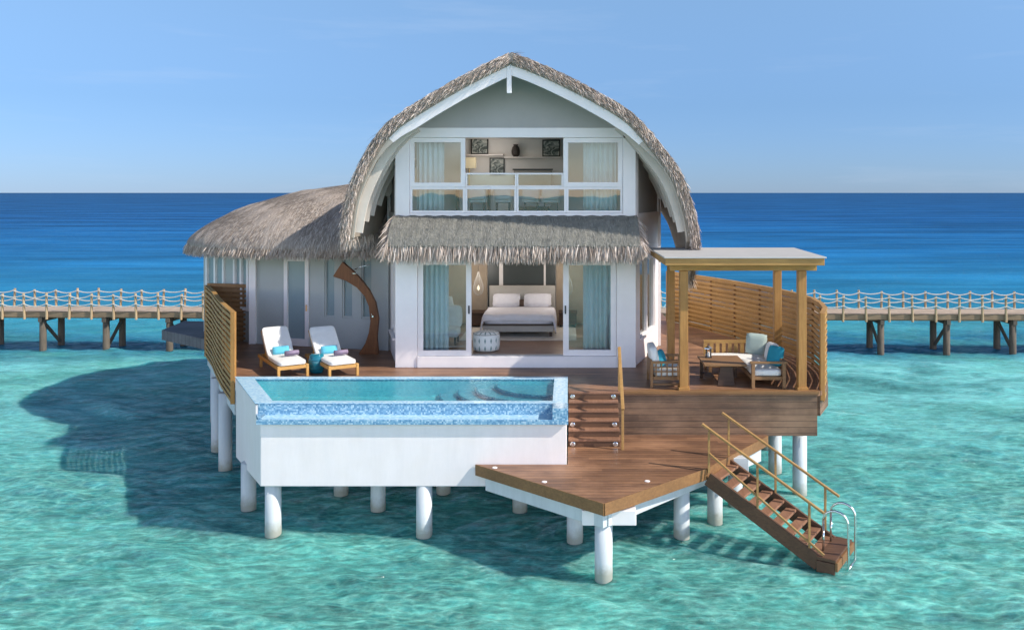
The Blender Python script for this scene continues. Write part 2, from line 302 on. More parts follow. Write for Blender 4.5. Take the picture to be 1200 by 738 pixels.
# ------------------------------------------------------------------ mesh helpers
ROOT = {}
class MB:
    def __init__(s): s.v, s.f, s.u = [], [], {}
    def add(s, vs, fs, uv=None):
        b = len(s.v); s.v += [tuple(x) for x in vs]; s.f += [tuple(i+b for i in f) for f in fs]
        if uv:
            for i, q in enumerate(uv): s.u[b+i] = q
        return s
    def box(s, x0, x1, y0, y1, z0, z1):
        return s.add([(x, y, z) for z in (z0, z1) for x, y in ((x0, y0), (x1, y0), (x1, y1), (x0, y1))],
                     [(3, 2, 1, 0), (4, 5, 6, 7), (0, 1, 5, 4), (1, 2, 6, 5), (2, 3, 7, 6), (3, 0, 4, 7)])
    def bar(s, p, q, wd, ht, up=(0, 0, 1)):
        p, q = Vector(p), Vector(q); d = (q-p).normalized(); u = Vector(up)
        if abs(d.dot(u)) > .99: u = Vector((0, 1, 0))
        a = d.cross(u).normalized()*wd/2; b = a.cross(d).normalized()*ht/2
        return s.add([p-a-b, p+a-b, p+a+b, p-a+b, q-a-b, q+a-b, q+a+b, q-a+b],
                     [(3, 2, 1, 0), (4, 5, 6, 7), (0, 1, 5, 4), (1, 2, 6, 5), (2, 3, 7, 6), (3, 0, 4, 7)])
    def tube(s, path, r, n=8, cap=True):
        path = [Vector(p) for p in path]; rings = []; prev = None
        for i, p in enumerate(path):
            d = (path[min(i+1, len(path)-1)]-path[max(i-1, 0)]).normalized()
            if prev is None:
                a = d.orthogonal().normalized()
            else:
                a = (prev-d*prev.dot(d)).normalized()
            prev = a; b = d.cross(a); rr = r[i] if isinstance(r, (list, tuple)) else r
            rings.append([p+(a*math.cos(2*math.pi*k/n)+b*math.sin(2*math.pi*k/n))*rr for k in range(n)])
        vs = [x for g in rings for x in g]; fs = []
        for i in range(len(path)-1):
            for k in range(n): fs.append((i*n+k, i*n+(k+1) % n, (i+1)*n+(k+1) % n, (i+1)*n+k))
        if cap: fs += [tuple(range(n))[::-1], tuple((len(path)-1)*n+k for k in range(n))]
        return s.add(vs, fs)
    def prism(s, poly, z0, z1):
        n = len(poly)
        zz = lambda z, i: z[i] if isinstance(z, (list, tuple)) else z
        return s.add([(x, y, zz(z0, i)) for i, (x, y) in enumerate(poly)]+[(x, y, zz(z1, i)) for i, (x, y) in enumerate(poly)],
                     [tuple(range(n))[::-1], tuple(range(n, 2*n))]+[(i, (i+1) % n, n+(i+1) % n, n+i) for i in range(n)])
    def prismxz(s, poly, y0, y1):
        n = len(poly)
        return s.add([(x, y0, z) for x, z in poly]+[(x, y1, z) for x, z in poly],
                     [tuple(range(n)), tuple(range(n, 2*n))[::-1]]+[(i, n+i, n+(i+1) % n, (i+1) % n) for i in range(n)])
    def ring(s, outer, inner, z0, z1):
        n = len(outer); vs = []
        for z in (z0, z1):
            for pl in (outer, inner): vs += [(x, y, z[i] if isinstance(z, (list, tuple)) else z) for i, (x, y) in enumerate(pl)]
        fs = []
        for i in range(n):
            j = (i+1) % n
            fs += [(i, j, 2*n+j, 2*n+i), (n+j, n+i, 3*n+i, 3*n+j), (2*n+i, 2*n+j, 3*n+j, 3*n+i), (j, i, n+i, n+j)]
        return s.add(vs, fs)
    def lathe(s, prof, c=(0, 0, 0), n=24):
        vs = [(c[0]+r*math.cos(2*math.pi*k/n), c[1]+r*math.sin(2*math.pi*k/n), c[2]+z) for r, z in prof for k in range(n)]
        fs = [(i*n+k, i*n+(k+1) % n, (i+1)*n+(k+1) % n, (i+1)*n+k) for i in range(len(prof)-1) for k in range(n)]
        fs += [tuple(range(n))[::-1], tuple((len(prof)-1)*n+k for k in range(n))]
        return s.add(vs, fs)
    def xform(s, M4):
        s.v = [tuple(M4 @ Vector(p)) for p in s.v]; return s
    def build(s, name, mat, parent=None, bevel=0, smooth=False, local=False, label=None, recalc=True, sub=0):
        me = bpy.data.meshes.new(name); off = Vector((0, 0, 0))
        if parent is not None and not local: off = Vector(ROOT.get(parent.name, (0, 0, 0)))
        me.from_pydata([tuple(Vector(p)-off) for p in s.v], [], s.f)
        if s.u:
            ul = me.uv_layers.new(name='UVMap')
            for lp in me.loops: ul.data[lp.index].uv = s.u.get(lp.vertex_index, (0, 0))
        if recalc:
            bm = bmesh.new(); bm.from_mesh(me); bmesh.ops.recalc_face_normals(bm, faces=bm.faces); bm.to_mesh(me); bm.free()
        me.materials.append(M[mat] if isinstance(mat, str) else mat)
        if smooth:
            for p in me.polygons: p.use_smooth = True
        o = bpy.data.objects.new(name, me); COL.objects.link(o)
        if parent is not None: o.parent = parent; ROOT[o.name] = tuple(off)
        if bevel:
            m = o.modifiers.new('bevel', 'BEVEL'); m.width = bevel; m.segments = 2; m.limit_method = 'ANGLE'
        if sub:
            m = o.modifiers.new('smooth', 'SUBSURF'); m.levels = sub; m.render_levels = sub
        if label: o['label'] = label
        return o
def tag(o, label, cat, group=None, kind=None):
    if label: o['label'] = label
    if cat: o['category'] = cat
    if group: o['group'] = group
    if kind: o['kind'] = kind
    return o
def thing(name, loc, label, cat, group=None, rz=0):
    o = bpy.data.objects.new(name, None); COL.objects.link(o); o.location = loc; o.rotation_euler = (0, 0, rz); o.empty_display_size = .2
    ROOT[o.name] = tuple(loc); return tag(o, label, cat, group)
def dup(o, loc, label=None, rz=None):
    def rec(a, par):
        b = a.copy(); COL.objects.link(b)
        if par is not None: b.parent = par
        for c in a.children: rec(c, b)
        return b
    r = rec(o, None); r.location = loc
    if rz is not None: r.rotation_euler = (0, 0, rz)
    if label: r['label'] = label
    return r
def cushion_mb(x0, x1, y0, y1, z0, z1, puff=.03, n=6):
    """soft block: a box with swollen faces and pinched corners"""
    m = MB(); vs = []; idx = {}
    c = Vector(((x0+x1)/2, (y0+y1)/2, (z0+z1)/2)); hx, hy, hz = (x1-x0)/2, (y1-y0)/2, (z1-z0)/2
    def vert(i, j, k):
        if (i, j, k) in idx: return idx[(i, j, k)]
        a, b, d = 2*i/n-1, 2*j/n-1, 2*k/n-1
        s_ = lambda q: math.sqrt(max(0, 1-q*q))
        x = a*hx + (puff*s_(b)*s_(d)*a if abs(a) == 1 else 0); y = b*hy + (puff*s_(a)*s_(d)*b if abs(b) == 1 else 0)
        z = d*hz + (puff*s_(a)*s_(b)*d if abs(d) == 1 else 0)
        idx[(i, j, k)] = len(vs); vs.append((c.x+x, c.y+y, c.z+z)); return idx[(i, j, k)]
    fs = []
    for a in range(n):
        for b in range(n):
            for e in (0, n):
                fs += [(vert(a, b, e), vert(a+1, b, e), vert(a+1, b+1, e), vert(a, b+1, e)),
                       (vert(a, e, b), vert(a+1, e, b), vert(a+1, e, b+1), vert(a, e, b+1)),
                       (vert(e, a, b), vert(e, a+1, b), vert(e, a+1, b+1), vert(e, a, b+1))]
    return m.add(vs, fs)
def pillow_mb(wd, ht, th, n=10):
    """pillow lying in XZ, thickness along Y, centred on its lower edge"""
    m = MB(); vs = []; fs = []
    for sgn in (-1, 1):
        b0 = len(vs)
        for i in range(n+1):
            for j in range(n+1):
                a, b = 2*i/n-1, 2*j/n-1
                k = max(0, (1-a**4)*(1-b**4))**.6
                pin = 1-.06*(a*a*b*b > .6)
                vs.append((a*wd/2*(1-.05*(1-a*a < .01)*(1-b*b))*pin, sgn*th/2*k, ht/2+b*ht/2*pin))
        for i in range(n):
            for j in range(n):
                q = b0+i*(n+1)+j; fs.append((q, q+1, q+n+2, q+n+1))
    return m.add(vs, fs)
def straws(mb, base, d, ln, wd, rnd=.25, side=None, shade=(0, 1)):
    """one bent tapering blade of thatch"""
    d = Vector(d).normalized(); d = (d+Vector((random.gauss(0, rnd), random.gauss(0, rnd), random.gauss(0, rnd)*.6))).normalized()
    a = d.cross(side if side else Vector((random.gauss(0, 1), random.gauss(0, 1), random.gauss(0, 1)))).normalized()*wd/2
    base = Vector(base); mid = base+d*ln*.55; tip = base+d*ln+Vector((0, 0, -.12*ln))
    u = random.uniform(*shade)
    mb.add([base-a, base+a, mid+a*.8, mid-a*.8, tip+a*.25, tip-a*.25], [(0, 1, 2, 3), (3, 2, 4, 5)], [(u, 0)]*6)

# ------------------------------------------------------------------ sea: real waves near by, flat sheet out to the horizon
import numpy as np
rng_ = np.random.RandomState(3)
WAVES = []
for k in range(30):
    lam = 0.45*1.085**k; ang = rng_.normal(1.45, .55); WAVES.append((2*np.pi/lam*np.cos(ang), 2*np.pi/lam*np.sin(ang), rng_.uniform(0, 6.28), .0052*lam**.42))
def wave(x, y):
    xx = x+.35*np.sin(.9*y+.4*x)+.2*np.sin(2.3*x-1.1*y); yy = y+.3*np.sin(.8*x-.5*y)+.15*np.sin(2.1*y+1.7*x)
    h = sum(a*np.sin(kx*xx+ky*yy+p) for kx, ky, p, a in WAVES); return h+1.2*np.abs(h)**1.5
ys = [6.0]
while ys[-1] < 62: ys.append(ys[-1]+max(.07, .0048*ys[-1]))
ys = np.array(ys); XA, XB, NX = -1.05, .85, 430
ts = np.linspace(0, 1, NX); gx = []
X_ = (XA+(XB-XA)*ts)[None, :]*(ys[:, None]+6); Y_ = np.repeat(ys[:, None], NX, 1)
edge = np.minimum(np.minimum(ts, 1-ts)[None, :]*14, 1)*np.minimum((Y_-6)/1.5, 1)*np.clip((62-Y_)/22, 0, 1)
Z_ = wave(X_, Y_)*edge
nr = len(ys); vs = list(zip(X_.ravel().tolist(), Y_.ravel().tolist(), Z_.ravel().tolist()))
fs = [(i*NX+k, i*NX+k+1, (i+1)*NX+k+1, (i+1)*NX+k) for i in range(nr-1) for k in range(NX-1)]
sm = MB().add(vs, fs)
c00, c01, c10, c11 = 0, NX-1, (nr-1)*NX, nr*NX-1
b_ = len(sm.v); sm.v += [(-40000, -2000, 0), (40000, -2000, 0), (40000, 50000, 0), (-40000, 50000, 0)]
sm.f += [tuple([b_, b_+1]+list(range(c01, c00-1, -1))), tuple([b_+1, b_+2]+[r_*NX+NX-1 for r_ in range(nr-1, -1, -1)]),
         tuple([b_+2, b_+3]+list(range(c10, c11+1))), tuple([b_+3, b_]+[r_*NX for r_ in range(nr)])]
d_ = len(sm.v); sm.v += [(-40000, -2000, -60), (40000, -2000, -60), (40000, 50000, -60), (-40000, 50000, -60)]
sm.f += [(d_+3, d_+2, d_+1, d_)]+[(d_+i, d_+(i+1) % 4, b_+(i+1) % 4, b_+i) for i in range(4)]
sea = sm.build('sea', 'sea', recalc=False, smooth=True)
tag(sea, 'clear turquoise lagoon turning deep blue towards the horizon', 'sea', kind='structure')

ZD, ZL = 2.40, 1.46                 # upper and lower deck levels
# ------------------------------------------------------------------ upper deck
deck = thing('villa_deck', (-1, 24, 0), 'large upper timber deck on white round pillars carrying the villa', 'deck')
right_edge = [(3.30, 28.6), (3.86, 27.6), (4.40, 26.5), (4.92, 25.4), (5.40, 24.2), (5.72, 23.3), (6.00, 22.2), (6.08, 21.3), (6.02, 20.4), (5.85, 19.5), (5.52, 18.62)]
left_line = [(-7.62, 19.36), (-8.42, 20.8), (-9.1, 22.1), (-9.75, 23.4), (-10.62, 25.0)]
poly = [(-7.50, 19.32), (-0.02, 19.32), (-0.02, 18.50), (5.40, 18.50)] + [(x+.06, y) for x, y in right_edge[::-1]] + [(3.3, 31), (-11.2, 31), (-12.5, 27.2), (-12.4, 26.6)] + left_line[::-1]
MB().prism(poly, ZD-.10, ZD).build('deck_boards', 'deck', deck)
fa = MB(); fa.box(-.02, 5.385, 18.515, 18.60, 1.43, ZD-.104); fa.build('front_fascia', 'fascia', deck, bevel=.006)
MB().box(1.13, 5.42, 18.455, 18.62, ZD-.055, ZD+.012).build('edge_board', 'edge', deck, bevel=.008)
sf = MB(); e2 = [(5.40, 18.58)]+right_edge[::-1][1:]
for a, b in zip(e2, e2[1:]): sf.bar((a[0]+.03, a[1], ZD-.33), (b[0]+.03, b[1], ZD-.33), .07, .44)
sf.build('side_fascia', 'fascia', deck)
lb = MB()
for a, b in zip(left_line, left_line[1:]): lb.bar((a[0]+.10, a[1], 1.98), (b[0]+.10, b[1], 1.98), .14, .62)
lb.build('edge_beam', 'pillar', deck)
ub = MB()
for y in (20.4, 22.4, 24.6, 27, 29.5): ub.box({20.4: -7.6, 22.4: -8.6, 24.6: -9.9}.get(y, -10.5), 4.6, y-.12, y+.12, 1.85, ZD-.105)
ub.build('under_beam', 'pillar', deck)
def pillar(root, x, y, top, r=.155):
    m = MB(); m.lathe([(r, -1.5), (r, .05), (r*1.03, .12), (r, .2), (r, top)], (x, y, 0), 28)
    return m.build('pillar', 'pillar', root, smooth=True)
def autosmooth(o):
    for p in o.data.polygons: p.use_smooth = len(p.vertices) == 4
for x, y in [(-9.15, 22.2), (-8.28, 20.55), (-10.3, 24.9), (4.92, 20.4), (5.12, 18.95), (3.6, 20.4), (-5.0, 22.4), (-1.3, 22.4), (2.2, 22.4), (5.2, 22.4), (-5.0, 27), (-1.3, 27), (2.2, 27), (-9.6, 27), (-9.3, 29.5), (-5, 29.5), (2.2, 29.5)]:
    autosmooth(pillar(deck, x, y, 1.9))

# grey side walkway slab at the left end of the villa
wk = thing('side_walkway', (-11.8, 26.6, 2.2), 'dark grey walkway slab sticking out left of the curved slatted fence', 'walkway')
MB().prism([(-10.7, 25.05), (-10.55, 25.6), (-11.1, 28.4), (-12.9, 28.6), (-12.75, 26.7)], ZD-.30, ZD+.012).build('slab', 'greydeck', wk, bevel=.01)

# ------------------------------------------------------------------ lower deck
ld = thing('lower_deck', (1, 16.5, 0), 'pointed lower timber deck jutting out over the water below the steps', 'deck')
A, T_, B, C_ = (-1.80, 16.48), (.59, 14.40), (2.58, 16.20), (4.28, 18.42)
body = [A, T_, B, C_, (4.28, 18.50), (-.03, 18.50), (-.03, 16.48)]
MB().prism(body, ZL-.06, ZL).build('deck_boards', 'deck', ld)
eb = MB()
def inset(p, q, d=.05):
    n_ = Vector((-(q[1]-p[1]), q[0]-p[0])).normalized()*d; return (p[0]+n_.x, p[1]+n_.y), (q[0]+n_.x, q[1]+n_.y)
def edge_board(p, q, m='edge'):
    p2, q2 = inset(p, q, .004); p3, q3 = inset(p, q, .06)
    MB().prism([p2, q2, q3, p3], ZL-.215, ZL-.064).build('edge_board', m, ld)
    MB().prism([inset(p, q, -.022)[0], inset(p, q, -.022)[1], inset(p, q, .003)[1], inset(p, q, .003)[0]], ZL-.205, ZL+.006).build('edge_board', m, ld, bevel=.005)
edge_board(A, T_); edge_board(T_, B); edge_board(B, C_)
pb = MB(); pb.prism([(-1.62, 16.47), (.58, 14.60), (.72, 14.76), (-1.0, 16.47)], ZL-.50, ZL-.22)
pb.build('edge_beam', 'pillar', ld, bevel=.01)
pb = MB(); pb.bar((.62, 14.72, ZL-.36), (4.05, 18.3, ZL-.36), .16, .27); pb.build('edge_beam', 'pillar', ld, bevel=.01)
pb = MB(); pb.bar((.22, 14.86, ZL-.37), (1.16, 14.86, ZL-.37), .26, .26); pb.build('cross_beam', 'white', ld, bevel=.012)
pb = MB(); pb.box(-1.0, 3.6, 17.1, 17.3, ZL-.42, ZL-.07); pb.build('cross_beam', 'pillar', ld, bevel=.012)
for x, y in [(.60, 14.86), (.11, 16.4), (-1.04, 18.0), (2.19, 16.62), (2.98, 17.45), (3.55, 18.25)]: autosmooth(pillar(ld, x, y, ZL-.50 if y < 15 else ZL-.30))
for i, (x, y) in enumerate([(-1.42, 16.28), (-.45, 15.48), (1.42, 15.52)]):
    d_ = MB(); d_.lathe([(.05, 0), (.05, .006), (.04, .012)], (x, y, ZL+.001), 20)
    d_.build('deck_light', 'white', ld)

# ------------------------------------------------------------------ plunge pool
pool = thing('swimming_pool', (-3.2, 17.9, 0), 'infinity plunge pool with blue mosaic rim and white plastered wall', 'pool')
O = [(-7.52, 19.26), (-5.97, 16.50), (-.05, 16.50), (-.05, 19.26)]
Oi = [(-7.36, 19.16), (-5.90, 16.60), (-.15, 16.60), (-.15, 19.16)]
Bo = [(-7.49, 19.25), (-6.145, 16.86), (-.06, 16.86), (-.06, 19.25)]
Bi = [(-7.02, 19.04), (-5.92, 17.03), (-.33, 17.03), (-.33, 19.04)]
BZ = [.74, 1.03, 1.03, .9]
MB().ring(O, Oi, BZ, 2.25).build('outer_wall', 'plaster', pool, bevel=.012)
MB().prism([(-7.535, 19.26), (-6.195, 16.864), (-6.13, 16.87), (-7.46, 19.26)], 2.253, 2.515).build('outer_wall', 'plaster', pool)
MB().prism([(x*.999, y) for x, y in Oi], [z+.02 for z in BZ], 1.24).build('floor_slab', 'plaster', pool)
MB().box(-6.0, -.04, 16.47, 16.858, 2.252, 2.318).build('gutter', 'tilepale', pool)
MB().prism([(-6.02, 16.40), (-.02, 16.40), (-.02, 16.466), (-6.0, 16.466)], 2.245, 2.335).build('outer_lip', 'tile', pool, bevel=.006)
MB().prism([(-6.0, 16.47), (-5.93, 16.47), (-6.10, 16.856), (-6.185, 16.856)], 2.253, 2.34).build('outer_lip', 'tile', pool)
MB().ring(Bo, Bi, 1.245, 2.540).build('basin_wall', 'tile', pool, bevel=.01)
Bl = [(-7.0, 19.03), (-5.91, 17.04), (-.34, 17.04), (-.34, 19.03)]
MB().ring([(Bi[0][0]+.001, Bi[0][1]-.001), (Bi[1][0]+.001, Bi[1][1]+.001), (Bi[2][0]-.001, Bi[2][1]+.001), (Bi[3][0]-.001, Bi[3][1]-.001)], Bl, 2.0, 2.50).build('basin_lining', 'basin', pool)
MB().ring([(Bo[0][0]-.06, Bo[0][1]+.02), (Bo[1][0]-.06, Bo[1][1]-.012), (Bo[2][0]+.03, Bo[2][1]-.012), (Bo[3][0]+.03, Bo[3][1]+.03)], Bi, 2.543, 2.556).build('rim', 'tilepale', pool)
MB().box(-.325, -.022, 16.405, 16.845, 2.287, 2.556).build('rim_corner', 'tile', pool, bevel=.01)
MB().prism([(Bi[0][0]+.004, Bi[0][1]-.004), (Bi[1][0]+.004, Bi[1][1]+.004), (Bi[2][0]-.004, Bi[2][1]+.004), (Bi[3][0]-.004, Bi[3][1]-.004)], 1.24, 2.17).build('basin_floor', 'basin', pool)
def arc_step(rx, ry, z):
    p = [(-.345, 19.02)]+[(-.345-rx*math.cos(a), 19.02-ry*math.sin(a)) for a in [i*math.pi/2/20 for i in range(21)]]
    return MB().prism(p, 2.172, z)
for rx, ry, z in ((2.5, 1.9, 2.23), (2.1, 1.62, 2.29), (1.7, 1.34, 2.35), (1.25, 1.0, 2.42)):
    arc_step(rx, ry, z).build('pool_step', 'tilepale', pool)
    MB().tube([(-.36-(rx+.01)*math.cos(a), 19.0-(ry+.01)*math.sin(a), z-.004) for a in [i*math.pi/2/24 for i in range(25)]], .028, 6).build('step_nosing', 'tile', pool)
MB().box(-.95, -.345, 17.045, 17.5, 2.172, 2.36).build('pool_step', 'basin', pool)
e_ = .002
MB().add([(Bi[i][0], Bi[i][1], 2.541) for i in range(4)], [(0, 1, 2, 3)]).build('pool_water', 'poolwater', pool, recalc=False)
for x, y, top in [(-6.80, 18.1, 1.0), (-5.80, 16.72, 1.02), (-2.83, 16.66, 1.03), (-5.05, 18.9, 1.0), (-4.03, 18.0, 1.03), (-2.8, 19.0, 1.0)]: autosmooth(pillar(pool, x, y, top))

# ------------------------------------------------------------------ wooden steps between the decks
st = thing('deck_steps', (.5, 18, ZL), 'short flight of dark timber steps with round lights beside the pool', 'steps')
nst = 6; rise = (ZD-ZL)/nst; run = .165
for i in range(1, nst):
    y0 = 18.45-run*(nst-i); z = ZL+rise*i
    z = ZD-rise*(nst-i)
    y0 = 18.455-run*(nst-i)
    MB().box(-.015, 1.05, y0-.02, 18.44, z-.045, z).build('tread', 'tread', st, bevel=.008)
    MB().box(-.012, 1.045, y0, y0+.03, z-rise+.002, z-.047).build('riser', 'stair', st)
MB().box(-.015, 1.13, 18.43, 18.512, ZD-.045, ZD+.006).build('tread', 'tread', st, bevel=.008)
MB().box(-.012, 1.045, 18.44, 18.47, ZD-rise, ZD-.047).build('riser', 'stair', st)
for lv in (0, 3, 5):
    y0 = 18.455-run*lv; zc = ZD-rise*(lv+.5)-.02
    for x in (.075, .955):
        lt = MB(); lt.lathe([(.05, 0), (.05, .02), (.036, .028)], (0, 0, 0), 18); lt.xform(Matrix.Translation((x, y0-.001, zc)) @ Matrix.Rotation(R(90), 4, 'X'))
        lt.build('step_light', 'chrome', st)
hr = thing('step_handrail', (1.1, 18, ZL), 'slim golden handrail with two posts down the right side of the steps', 'handrail')
MB().bar((1.09, 18.52, ZD), (1.09, 18.52, 3.24), .06, .06).build('post', 'rail', hr, bevel=.006)
MB().bar((1.09, 17.42, ZL), (1.09, 17.42, 2.32), .055, .055).build('post', 'rail', hr, bevel=.006)
MB().bar((1.09, 18.62, 3.33), (1.09, 17.34, 2.30), .07, .05).build('rail', 'rail', hr, bevel=.008)

# ------------------------------------------------------------------ stairs down into the sea
ss = thing('sea_stairs', (3.5, 15.8, 0), 'timber stairs with bronze handrails running from the lower deck into the sea', 'stairs')
dv = Vector((.84, -.54, 0)).normalized(); wv = Vector((.54, .84, 0)).normalized(); P0 = Vector((2.62, 16.19, 0)); LEN, WID = 2.06, 1.04
ztop, zbot = ZL-.10, .24
def sp_(a, b, z): p = P0+dv*a+wv*b; return (p.x, p.y, z)
slope = (zbot-ztop)/LEN
for b in (0.03, WID-.03):
    m = MB(); m.bar(sp_(0, b, ztop-.08), sp_(LEN+.05, b, zbot-.08), .06, .27); m.build('stringer', 'stair', ss, bevel=.008)
N = 9
for i in range(N):
    a = .14+i*(LEN-.2)/(N-1); z = ztop+slope*a+.005
    m = MB(); m.bar(sp_(a, .065, z), sp_(a, WID-.065, z), .20, .045); m.build('tread', 'tread', ss, bevel=.006)
m = MB(); m.bar(sp_(LEN+.19, -.02, .27), sp_(LEN+.19, WID+.02, .27), .34, .06); m.build('landing', 'stair', ss, bevel=.008)
m = MB(); m.bar(sp_(LEN+.37, -.025, .18), sp_(LEN+.37, WID+.025, .18), .05, .16); m.build('landing_beam', 'edge', ss, bevel=.008)
m = MB(); m.bar(sp_(LEN+.02, 0, .13), sp_(LEN+.34, 0, .13), .05, .2); m.build('landing_beam', 'stair', ss, bevel=.008)
for b in (.08, WID-.08):
    m = MB(); m.bar(sp_(LEN+.2, b, -1), sp_(LEN+.2, b, .235), .12, .12); m.build('landing_post', 'pile', ss)
for b in (.03, WID-.03):
    off = b
    for a, hgt in ((.02, .78), (.98, .80), (1.94, .84)):
        z = ztop+slope*a
        m = MB(); m.bar(sp_(a, off, z+.04), sp_(a, off, z+hgt+.05), .038, .038); m.build('rail_post', 'rail', ss)
    m = MB(); m.bar(sp_(-.12, off, ztop+.88-slope*.1), sp_(2.2, off, ztop+slope*2.2+.90), .055, .04); m.build('handrail', 'rail', ss, bevel=.006)
    if b < .5:
        m = MB(); m.bar(sp_(0.02, off, ztop+.40), sp_(2.2, off, ztop+slope*2.2+.16), .035, .035); m.build('lower_rail', 'rail', ss)
lad = thing('boarding_ladder', tuple(P0+dv*(LEN+.35)+wv*.6), 'chrome boarding ladder with two hooped rails at the foot of the sea stairs', 'ladder')
for b in (.30, .78):
    pts = [sp_(LEN+.05, b, .30), sp_(LEN+.05, b, .84)]
    for i in range(9):
        a = math.pi-i*math.pi/8
        pts.append(sp_(LEN+.27+.22*math.cos(a), b, .84+.20*math.sin(a)))
    pts += [sp_(LEN+.49, b, .5), sp_(LEN+.49, b, -.9)]
    MB().tube(pts, .021, 10).build('hoop_rail', 'chrome', lad, smooth=True)
for z in (.05, -.25): MB().tube([sp_(LEN+.49, .30, z), sp_(LEN+.49, .78, z)], .02, 8).build('rung', 'chrome', lad, smooth=True)

# ------------------------------------------------------------------ villa
villa = thing('overwater_villa', (-1.3, 25, ZD), 'two-storey thatched white villa with glazed gable and low side wing over the water', 'villa')
FX0, FX1, FY = -4.28, 1.64, 21.0
# lower front: corner piers, header, plinth
MB().prism([(FX0, FY), (-3.74, FY), (-3.74, FY+.22), (FX0-.03, FY+.22)], ZD+.002, 6.05).build('front_pier', 'white', villa, bevel=.008)
MB().prism([(1.17, FY), (FX1, FY), (FX1+.03, FY+.22), (1.17, FY+.22)], ZD+.002, 6.05).build('front_pier', 'white', villa, bevel=.008)
MB().box(-3.738, 1.168, FY+.004, FY+.22, 5.06, 6.05).build('door_header', 'white', villa)
MB().box(-3.738, 1.168, FY-.03, FY+.30, ZD+.002, 2.68).build('plinth', 'white', villa, bevel=.01)
# upper front: corner posts, head beam, gable
MB().prism([(FX0, FY), (-3.935, FY), (-3.935, FY+.2), (FX0-.03, FY+.2)], 6.053, 8.30).build('corner_post', 'white', villa, bevel=.008)
MB().prism([(1.325, FY), (FX1, FY), (FX1+.03, FY+.2), (1.325, FY+.2)], 6.053, 8.30).build('corner_post', 'white', villa, bevel=.008)
MB().box(-3.933, 1.323, FY+.003, FY+.2, 6.053, 6.20).build('sill_beam', 'white', villa, bevel=.006)
MB().box(-3.933, 1.323, FY+.003, FY+.2, 8.06, 8.30).build('head_beam', 'white', villa, bevel=.006)
MB().prismxz([(-4.5, 8.303), (1.86, 8.303), (-1.33, 9.62)], FY+.02, FY+.12).build('gable_panel', 'grey', villa)
MB().bar((-1.40, 19.93, 9.02), (-1.40, 19.93, 9.80), .11, .09).build('ridge_post', 'white', villa, bevel=.008)
for x in (-3.99, 1.38):
    s_ = MB(); s_.tube([(x, FY-.005, 8.10), (x, FY-.09, 8.09)], .025, 10); s_.tube([(x-.05, FY-.13, 8.07), (x+.06, FY-.13, 8.10)], .035, 12)
    s_.build('spotlight', 'black', villa)
# flared side walls with windows, then straight back walls
def side_wall(p, q, z0, z1, mat, name, th=.16, sgn=1):
    d_ = (Vector(q)-Vector(p)).normalized(); n_ = Vector((-d_.y, d_.x))*th*sgn
    return MB().prism([p, q, (q[0]+n_.x, q[1]+n_.y), (p[0]+n_.x, p[1]+n_.y)], z0, z1).build(name, mat, villa)
LF, LB = (-4.30, 21.24), (-4.92, 23.45); RF, RB = (1.66, 21.24), (2.50, 24.0)
def lerp2(p, q, t): return (p[0]+(q[0]-p[0])*t, p[1]+(q[1]-p[1])*t)
for p, q, sg in ((LF, LB, -1), (RF, RB, 1)):
    side_wall(p, q, ZD+.002, 2.98, 'white', 'side_wall', sgn=sg)
    side_wall(p, q, 5.0, 6.05, 'white', 'side_wall', sgn=sg)
    side_wall(p, lerp2(p, q, .16), 2.983, 4.997, 'white', 'side_wall', sgn=sg)
    side_wall(lerp2(p, q, .86), q, 2.983, 4.997, 'white', 'side_wall', sgn=sg)
    d_ = (Vector(q)-Vector(p)).normalized(); n_ = Vector((-d_.y, d_.x))*sg
    a, b = lerp2(p, q, .163), lerp2(p, q, .857)
    wf = MB()
    for u in (0, .5, 1):
        c_ = lerp2(a, b, .03+.94*u); wf.bar((c_[0]+n_.x*.06, c_[1]+n_.y*.06, 2.99), (c_[0]+n_.x*.06, c_[1]+n_.y*.06, 4.99), .08, .10, up=(d_.x, d_.y, 0))
    for z in (3.02, 4.96): wf.bar((a[0]+n_.x*.063, a[1]+n_.y*.063, z), (b[0]+n_.x*.063, b[1]+n_.y*.063, z), .075, .055)
    fo = wf.build('side_window', 'white', villa)
    MB().bar((a[0]+n_.x*.09, a[1]+n_.y*.09, 3.99), (b[0]+n_.x*.09, b[1]+n_.y*.09, 3.99), .012, 1.9).build('pane', 'glass', fo)
    MB().bar((a[0]-n_.x*.03, a[1]-n_.y*.03, 2.99), (b[0]-n_.x*.03, b[1]-n_.y*.03, 2.99), .08, .045).build('sill', 'white', fo)
    # upper storey: grey panel in a white frame
    side_wall(p, q, 6.053, [8.12, 6.95, 6.95, 8.12], 'grey', 'upper_side_wall', .1, sg)
    tr_ = MB()
    for z, z2, hh in ((6.12, 6.12, .13), (7.98, 6.85, .2)): tr_.bar((p[0]-n_.x*.012, p[1]-n_.y*.012, z), (q[0]-n_.x*.012, q[1]-n_.y*.012, z2), .05, hh)
    for u in (.02, .98): c_ = lerp2(p, q, u); tr_.bar((c_[0]-n_.x*.016, c_[1]-n_.y*.016, 6.05), (c_[0]-n_.x*.016, c_[1]-n_.y*.016, 8.05 if u < .5 else 6.9), .056, .14, up=(d_.x, d_.y, 0))
    tr_.build('wall_trim', 'white', villa)
MB().box(-5.0, -4.86, 23.46, 29.6, ZD+.002, 6.85).build('back_wall', 'white', villa)
MB().box(2.44, 2.58, 24.02, 29.6, ZD+.002, 6.85).build('back_wall', 'white', villa)
MB().prismxz([(-4.855, ZD+.002), (2.435, ZD+.002), (2.435, 6.95), (1.45, 8.2), (-1.35, 9.5), (-3.9, 8.2), (-4.855, 6.95)], 29.45, 29.6).build('back_wall', 'white', villa)
